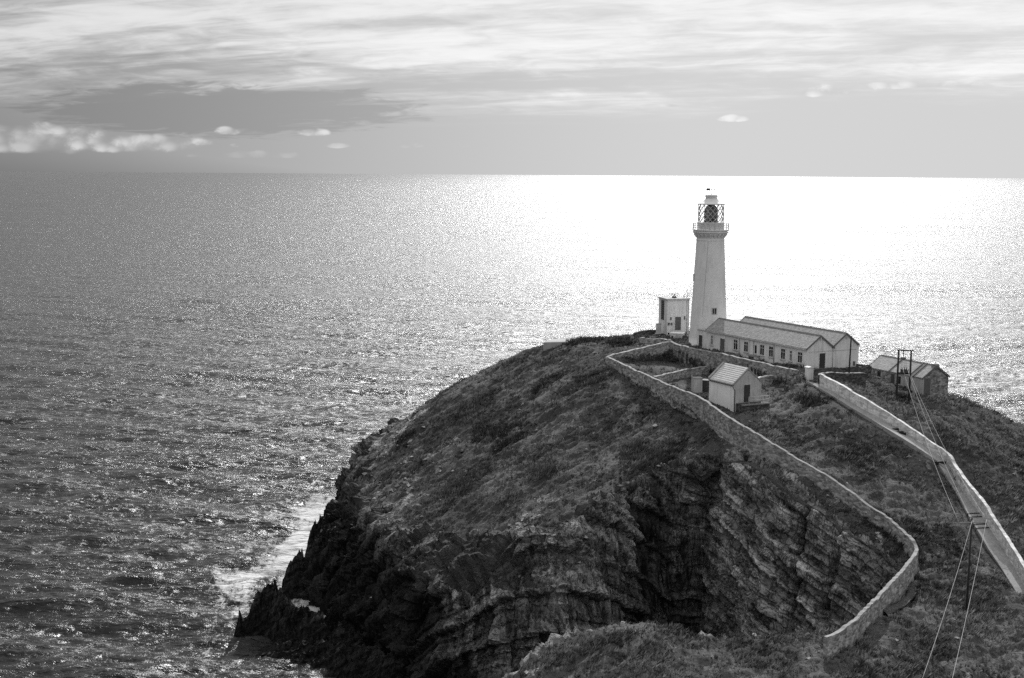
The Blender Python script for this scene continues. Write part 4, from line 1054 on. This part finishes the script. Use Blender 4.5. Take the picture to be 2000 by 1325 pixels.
    # stain pipe up the shaft and a small bracket lamp arm
    MB().tube([(rT + .45, -.6, zz(503)), (rT + 1.0, -.6, zz(500))], .03, 5).build('bracket_arm', dull_steel, o)
    a = math.radians(-95)
    MB().tube([((rB - .02 + (rT - rB) * (k ** .92)) * math.cos(a - .30 * (1 - k) - .2) * 1.012, (rB + (rT - rB) * (k ** .92)) * math.sin(a - .30 * (1 - k) - .2) * 1.012, zz(yB) + (zz(yT) - zz(yB)) * k) for k in np.linspace(.28, .95, 14)], .022, 4).build('conductor', render_grey, o)
lighthouse()

# ------------------------------------------------------------------ fog-signal house left of the tower
def signal_house():
    a = at_z(1302.5, 659, 36.2); c = at_depth(1345, 657, a.y + 1.0)
    B = Bld('signal_house', 'square flat-roofed white building left of the lighthouse', a, (c.x, c.y - 0, a.z), 'building')
    o, L = B.o, B.L
    def fz(x, y): return B.front(x, y)
    top = fz(1318, 586)[1]
    MB().box(0, L, 0, 4.2, -1.0, top).build('wall', whitewash, o)
    r_ = MB().box(-.22, L + .1, -.25, 4.4, top, top + .22).build('roof', render_grey, o)
    u0, z0 = fz(1318, 645.5); u1, z1 = fz(1330, 619); door(o, 'f', 0, (u0 + u1) / 2, z0, z1, u1 - u0, grey_door)
    for xa, xb, ya, yb in ((1308, 1312.5, 619, 626.5), (1335, 1339, 617, 625.5), (1303.5, 1308, 649, 655)):
        u0, z1 = fz(xa, ya); u1, z0 = fz(xb, yb); window(o, 'f', 0, (u0 + u1) / 2, z0, z1, u1 - u0, False, sill=False)
    z1, z0 = fz(1302, 589)[1], fz(1302, 627)[1]
    k = MB().box(-.05, -.002, 1.6, 2.9, z0, z1).build('louvre_panel', dark_trim, o)
    n = 9
    for i in range(n):
        q = z0 + (z1 - z0) * (i + .5) / n; MB().box(-.13, -.05, 1.55, 2.95, q - .06, q + .06).build('louvre_slat', grey_door, k)
    for xa in (1306, 1311.5):
        u, z = fz(xa, 633); MB().box(u - .16, u + .16, -.14, -.002, z - .2, z + .2).build('meter_box', grey_door, o)
    pipe(o, [(L - .45, -.08, top - .05), (L - .45, -.08, -.3)], .05)
    pipe(o, [(L - .15, -.08, top - .05), (L - .15, -.08, -.3)], .04)
    # on the roof
    rt = top + .22
    MB().lathe([(.42, rt), (.42, rt + .22), (.3, rt + .3)], 14, cx=1.75, cy=1.4).build('radar_mount', dark_trim, o)
    MB().tube([(1.75, 1.4, rt + .28), (1.75, 1.4, rt + .75)], .06, 6).build('radar_post', dark_trim, o)
    MB().box(1.0, 2.5, 1.33, 1.47, rt + .62, rt + .76).build('radar_bar', dull_steel, o)
    for u, h in ((3.55, .7), (4.0, 1.45), (4.35, 1.0), (4.75, 1.7)):
        MB().tube([(u, 1.2, rt), (u, 1.2, rt + h)], .03, 5).build('aerial', dull_steel, o)
        MB().tube([(u - .25, 1.2, rt + h * .8), (u + .25, 1.2, rt + h * .8)], .02, 4).build('aerial_arm', dull_steel, o)
    rr = MB()
    for z in (.35, .75): rr.tube([(2.9, .05, rt + z), (L, .05, rt + z)], .02, 4)
    rr.build('roof_rail', dull_steel, o)
    for u in (2.9, 3.6, 4.3, L): MB().tube([(u, .05, rt), (u, .05, rt + .8)], .02, 4).build('rail_post', dull_steel, o)
    return B
SH = signal_house()
def small_things():
    # white cabin
    p = at_z(1309, 666, 36.0)
    o = thing('equipment_cabin', 'small white cabin with flat lid in front of the square building', 'cabin', p, -.35)
    MB().box(0, 2.1, 0, 1.5, -.8, 1.25).build('cabin_body', whitewash, o)
    MB().box(-.1, 2.2, -.1, 1.6, 1.25, 1.37).build('lid', plain_white, o)
    MB().box(.95, 1.75, -.03, .002, -.1, 1.05).build('hatch', render_grey, o)
    MB().box(.15, .55, -.03, .002, .3, .9).build('vent', dark_trim, o)
    # tank
    p = at_z(1286, 659, 36.1)
    o = thing('water_tank', 'pale upright tank standing left of the square building', 'tank', p)
    MB().lathe([(.50, -.6), (.50, .55), (.62, .6), (.62, .72), (.45, .74)], 20).build('tank_drum', render_grey, o)
    MB().box(-.42, .42, -.3, .5, .745, 2.3).build('tank_header', render_grey, o)
    MB().box(-.47, .47, -.35, .55, 2.3, 2.38).build('lid', cope_stone, o)
    # fuel drums / dark plant
    p = at_z(1338, 668, 36.0)
    o = thing('generator', 'dark machinery with pipes squeezed between white cabin and tower', 'machine', p, -.3)
    MB().box(-.45, .45, 0, .8, -.6, 1.0).build('housing', dark_trim, o); MB().lathe([(.14, 1.0), (.14, 1.7), (.18, 1.75)], 10, cx=.1, cy=.4).build('exhaust', dull_steel, o)
    for q in (-.55, .6): MB().tube([(q, -.1, -.5), (q, -.1, 1.3)], .04, 5).build('post', dull_steel, o)
    # flat landing pad
    q = [at_z(1061, 669, 36.0), at_z(1150, 667.5, 36.0), at_z(1137, 659.5, 36.0), at_z(1078, 662, 36.0)]
    cz = sum((v for v in q), Vector()) / 4
    mb = MB().hexa([(v.x - cz.x, v.y - cz.y, -1.6) for v in q] + [(v.x - cz.x, v.y - cz.y, 0) for v in q])
    o = thing('landing_pad', 'flat pale concrete landing pad on the far brow of the island', 'pad', cz); mb.build('slab', concrete, o)
    MB().hexa([(v.x - cz.x) * 0.8 for v in q] and [((v.x - cz.x) * .86, (v.y - cz.y) * .86, .004) for v in q] + [((v.x - cz.x) * .86, (v.y - cz.y) * .86, .03) for v in q]).build('deck', concrete, o)
    # block beside the hut
    p = at_z(1355, 765, 33.3)
    o = thing('outhouse', 'small rough rendered block with flat slab top behind the hut', 'shed', p, math.atan2(-.90, .436) + math.pi / 2 - .3)
    MB().box(0, 1.25, 0, 1.3, -1.2, 1.85).build('block', render_grey, o); MB().box(-.06, 1.31, -.06, 1.36, 1.85, 1.95).build('slab_top', cope_stone, o)
    p = at_z(1376, 767, 33.0)
    o = thing('dark_block', 'dark square block with white lid against the hut', 'tank', p, -.5)
    MB().box(-.45, .45, 0, .9, -1.2, 1.75).build('dark_body', dark_trim, o); MB().box(-.5, .5, -.05, .95, 1.75, 1.85).build('lid', plain_white, o)  # dark box in the gap between outhouse and hut
small_things()

# ------------------------------------------------------------------ the small hut
def hut():
    cor = at_z(1432.5, 803, 32.6); d = Vector((.436, -.90, 0)).normalized()
    Lh = 5.9; A = cor - d * Lh; A.z = 32.6
    B = Bld('hut', 'small white gabled hut with pale roof standing beside the long wall', A, (cor.x, cor.y, 32.6), 'hut')
    o, L = B.o, B.L; W = B.side(1487, 760, L)[0]
    ev = B.side(1432, 751, L)[1]; ap = B.side(1459, 722, L)[1]
    wl = MB().prism([(0, -1.5), (W, -1.5), (W, ev), (W / 2, ap), (0, ev)], 'x', 0, L).build('wall', render_grey, o)
    MB().box(.02, L - .012, -.012, .0, -1.4, ev - .02).build('side_wall', plain_white, o)  # left wall in a whiter tone than the gable
    sl = (ap - ev) / (W / 2); rf = MB()
    for s, ya in ((-1, 0), (1, W)):
        ye = ya + s * .14; ze = ev - .14 * sl
        rf.prism([(ye, ze), (ye, ze + .1), (W / 2, ap + .1), (W / 2, ap)] if s < 0 else [(W / 2, ap), (W / 2, ap + .1), (ye, ze + .1), (ye, ze)], 'x', .34, L - .16)
    r_ = rf.build('roof', tiles, o); r_.location.z = .012
    n = 9                                           # tile courses
    for i in range(n):
        q = (i + .5) / n; y = -.10 + (W / 2 + .10) * q; z = ev - .10 * sl + (ap - ev + .10 * sl) * q + .112
        MB().prism([(y - .02, z - .02), (y - .02, z + .028), (y + .20, z + .205 * sl + .005), (y + .20, z + .20 * sl - .03)], 'x', .35, L - .17).build('tile_course', tiles, r_)
    for x0, x1, h, mt in ((-.06, .34, .30, cope_stone), (L - .17, L + .06, .16, cope_stone)):
        cp = MB()
        for s, ya in ((-1, 0), (1, W)):
            ye = ya + s * .18; ze = ev - .18 * sl
            cp.prism([(ye, ze - .06), (ye, ze + h), (W / 2, ap + h), (W / 2, ap - .06)] if s < 0 else [(W / 2, ap - .06), (W / 2, ap + h), (ye, ze + h), (ye, ze - .06)], 'x', x0, x1)
        cp.build('coping', mt, r_)
    v0, z1 = B.side(1453, 752.5, L); v1, z0 = B.side(1464, 785, L); door(o, 's', L, (v0 + v1) / 2, z0, z1, v1 - v0, door_paint, render_grey)
    MB().box(.3, L - .2, -.20, -.10, ev - .30, ev - .20).build('gutter', dark_trim, o)
    pipe(o, [(L - .12, -.14, ev - .28), (L + .06, -.10, ev - .6), (L + .07, .12, ev - .9), (L + .07, .12, -.3)], .045, mat=dark_trim)
    MB().box(.1, .22, -.06, -.013, .4, ev - .15).build('pilaster', plain_white, o)
    # terrace with rails in front of the door
    t_ = MB().box(L + .02, L + 1.3, .4, W + .5, -1.4, .35 + 0).build('terrace', dark_rubble, o)
    gz = z0 - .06
    t_.location.z = gz - .35
    for z in (.5, .95): MB().tube([(L + 1.25, 1.6, gz + z), (L + 1.25, W + .45, gz + z)], .04, 5).build('rail', steel, o)
    for v in (1.6, W - .6, W + .45): MB().tube([(L + 1.25, v, gz - .1), (L + 1.25, v, gz + 1.0)], .045, 5).build('rail_post', steel, o)
    MB().box(L + 1.28, L + 1.42, .4, W + .5, gz - .16, gz + .02).build('kerb', cope_stone, o)
hut()

# ------------------------------------------------------------------ stone store on the right
def store():
    A = at_z(1696, 734, 33.8); Bp = at_z(1801, 774, 32.5); A.z = 33.0
    B = Bld('stone_store', 'long low rubble-stone store with slate roof behind the twin poles', A, (Bp.x, Bp.y, 33.0), 'building')
    o, L = B.o, B.L
    W = B.side(1852, 750, L)[0]; ev = B.side(1800.5, 739, L)[1]; ap = B.side(1830, 716, L)[1]
    wl, rf = gable_range(o, 0, L, 0, W, ev, ap, -2.5, slate, rubble, over=.1, eave_over=.15)
    u0 = B.front(1741, 745)[0]; u1 = B.front(1800, 760)[0]
    MB().box(u0 + 1.0, L - .02, -.03, .0, -2.0, ev - .12).build('whitewashed_panel', render_grey, o)
    MB().box(u0 - .1, u0 + .75, -.035, .0, -1.6, ev - .3).build('boarded_door', dark_trim, o)
    MB().box(u0 + .75, u0 + 1.0, -.05, .0, -1.6, ev - .2).build('jamb', cope_stone, o)
    u = B.front(1717, 730)[0]; window(o, 'f', 0, u, ev - 1.15, ev - .30, .75, False, frame=dark_trim)
    u = B.front(1756, 745)[0]; window(o, 'f', -.03, u, ev - 1.6, ev - .45, .8, True, frame=dark_trim)
    v0, z1 = B.side(1805, 740, L); v1, z0 = B.side(1816, 770, L); door(o, 's', L, (v0 + v1) / 2, z0, z1, v1 - v0, grey_door, cope_stone)
    MB().box(L - .55, L + .13, W / 2 - .45, W / 2 + .45, ap - .3, ap + .34).build('chimney_stump', rubble, o)
    sl = (ap - ev) / (W / 2)
    for px_ in (1738, 1779, 1786):                  # raised cross-walls in the roof
        u = B.front(px_, 725, 0)[0]
        MB().prism([(-.2, ev - .25 * sl + .05), (-.2, ev - .2 * sl + .28), (W / 2, ap + .28), (W / 2, ap + .1)], 'x', u - .07, u + .07).build('roof_batten', dark_trim, rf)
    MB().box(L + .002, L + .05, .0, v0 - .12, -1.8, ev - .1).build('quoin_panel', render_grey, o)
store()

# ------------------------------------------------------------------ poles and wires
def pole_pts(xb, yb, zb, xt, yt):
    b = at_z(xb, yb, zb); t = at_depth(xt, yt, b.y); return b, t
def twin_pole():
    b1, t1 = pole_pts(1750, 791, 33.0, 1755.5, 683); b2, t2 = pole_pts(1774.5, 794, 32.8, 1780, 684)
    t2 = at_depth(1780, 684, b2.y)
    o = thing('twin_pole', 'pair of dark timber poles carrying a transformer and crossarm', 'pole', b1)
    L = lambda v: Vector(v) - b1
    for b, t in ((b1, t1), (b2, t2)): MB().tube([L(b - Vector((0, 0, 1.5))), L(t)], .17, 8, .12).build('pole', tarred, o)
    ex = (t2 - t1).normalized()
    MB().tube([L(t1 - ex * .28 + Vector((0, -.1, -.08))), L(t2 + ex * .32 + Vector((0, -.1, -.08)))], .08, 4).build('crossarm', tarred, o)
    def on(k): return b1 + (t1 - b1) * k, b2 + (t2 - b2) * k
    p, q = on(.58); MB().tube([L(p + Vector((0, -.12, 0))), L(q + Vector((0, -.12, 0)))], .11, 4).build('platform', tarred, o)
    c = L(p + (q - p) * .55)
    MB().box(c.x - .5, c.x + .45, c.y - .4, c.y + .3, c.z + .12, c.z + .62).build('transformer', dark_trim, o)
    for k in (-.35, -.05, .25): MB().lathe([(.05, c.z + .62), (.10, c.z + .7), (.05, c.z + .78), (.10, c.z + .86), (.04, c.z + .92)], 8, cx=c.x + k, cy=c.y).build('insulator', porcelain, o)
    # cable head: ring of terminals with the cables running down in a cone
    p, q = on(.86); h = L(p + (q - p) * .40)
    MB().tube([L(t1 + (t2 - t1) * .40), h + Vector((0, 0, 0))], .06, 6).build('hanger', tarred, o)
    MB().lathe([(.2, h.z - .28), (.36, h.z - .12), (.36, h.z + .04), (.2, h.z + .1)], 14, cx=h.x, cy=h.y).build('cable_head', dull_steel, o)
    for i in range(6):
        a = 2 * math.pi * i / 6
        MB().tube([(h.x + .34 * math.cos(a), h.y + .34 * math.sin(a), h.z - .1), (c.x - .1 + .42 * math.cos(a), c.y + .3 * math.sin(a), c.z + .75)], .016, 4).build('cable', wire_mat, o)
    p, q = on(.22)
    return t1, t2, c + b1
T1, T2, TC = twin_pole()
def single_pole():
    b, t = pole_pts(1656.7, 749, 35.0, 1662.6, 657.5)
    o = thing('pole', 'thin dark leaning pole by the gable of the white building', 'pole', b)
    MB().tube([(0, 0, -1.2), t - b], .14, 8, .10).build('shaft', tarred, o); MB().lathe([(.12, t.z - b.z), (.12, t.z - b.z + .06), (.02, t.z - b.z + .1)], 8, cx=t.x - b.x, cy=t.y - b.y).build('cap', dull_steel, o)
single_pole()
def lower_pole():
    b, t = pole_pts(1887, 1190, 20.5, 1898.5, 1012)
    o = thing('power_pole', 'slim timber power pole with crossarm beside the lower steps', 'pole', b)
    MB().tube([(0, 0, -1.2), t - b], .13, 8, .09).build('shaft', tarred, o)
    q = at_depth(1897.6, 1021, b.y); e0, e1 = at_depth(1869, 1021.5, b.y), at_depth(1927, 1020, b.y)
    MB().tube([e0 - b + Vector((0, -.12, 0)), e1 - b + Vector((0, -.12, 0))], .065, 4).build('crossarm', cope_stone, o)
    heads = []
    for k in (.02, .5, .98):
        p = e0 + (e1 - e0) * k; r_ = p - b
        MB().lathe([(.03, r_.z + .04), (.07, r_.z + .12), (.04, r_.z + .18), (.07, r_.z + .25), (.03, r_.z + .3)], 8, cx=r_.x, cy=r_.y - .12).build('insulator', porcelain, o); heads.append(p + Vector((0, -.12, .27)))
    g = at_z(1884, 1196, 20.2); MB().tube([q - b, g - b], .02, 4).build('stay', dull_steel, o)
    return heads
HEADS = lower_pole()
def wires():
    starts = [at_depth(1766, 728, T1.y + .0), at_depth(1783, 728, T2.y), at_depth(1796, 730, T2.y)]
    starts[0] = TC + Vector((-.35, 0, .92)); starts[1] = TC + Vector((.25, 0, .92)); starts[2] = T2 + (T1 - T2) * -.06 + Vector((0, -.1, -3.6))
    names = ['left of three overhead wires from transformer to lower power pole', 'middle of three overhead wires from transformer to lower power pole', 'right of three overhead wires from twin poles to lower power pole']
    def span(a, b, sag, label):
        P = [a.lerp(b, k) - Vector((0, 0, sag * 4 * k * (1 - k))) for k in np.linspace(0, 1, 22)]
        o = MB().tube([p - a for p in P], .018, 6).build('overhead_wire', wire_mat); o.location = a; tag(o, label, 'wire', 'overhead power wires')
    for a, b, l in zip(starts, HEADS, names): span(a, b, .9, l)
    ends = [at_z(1796, 1345, 17.5), at_z(1822, 1360, 17.4), at_z(1850, 1372, 17.3)]
    ends = [at_depth(1800, 1330, 96), at_depth(1822, 1360, 93), at_depth(1845, 1390, 90)]
    span(HEADS[1], ends[0], .5, 'left overhead wire dropping from lower pole to bottom of picture')
    span(HEADS[2], ends[2], .5, 'right overhead wire dropping from lower pole to bottom of picture')
wires()
def fence_posts():
    for x, y, z, h, lb in ((1784.5, 783, 32.8, 1.2, 'short pale post in the heath below the stone store'),):
        p = at_z(x, y, z); p.z = ground(p.x, p.y)
        o = MB().tube([(0, 0, -.4), (0.03, 0, h)], .05, 6).build('marker_post', cope_stone); o.location = p; tag(o, lb, 'post')
fence_posts()
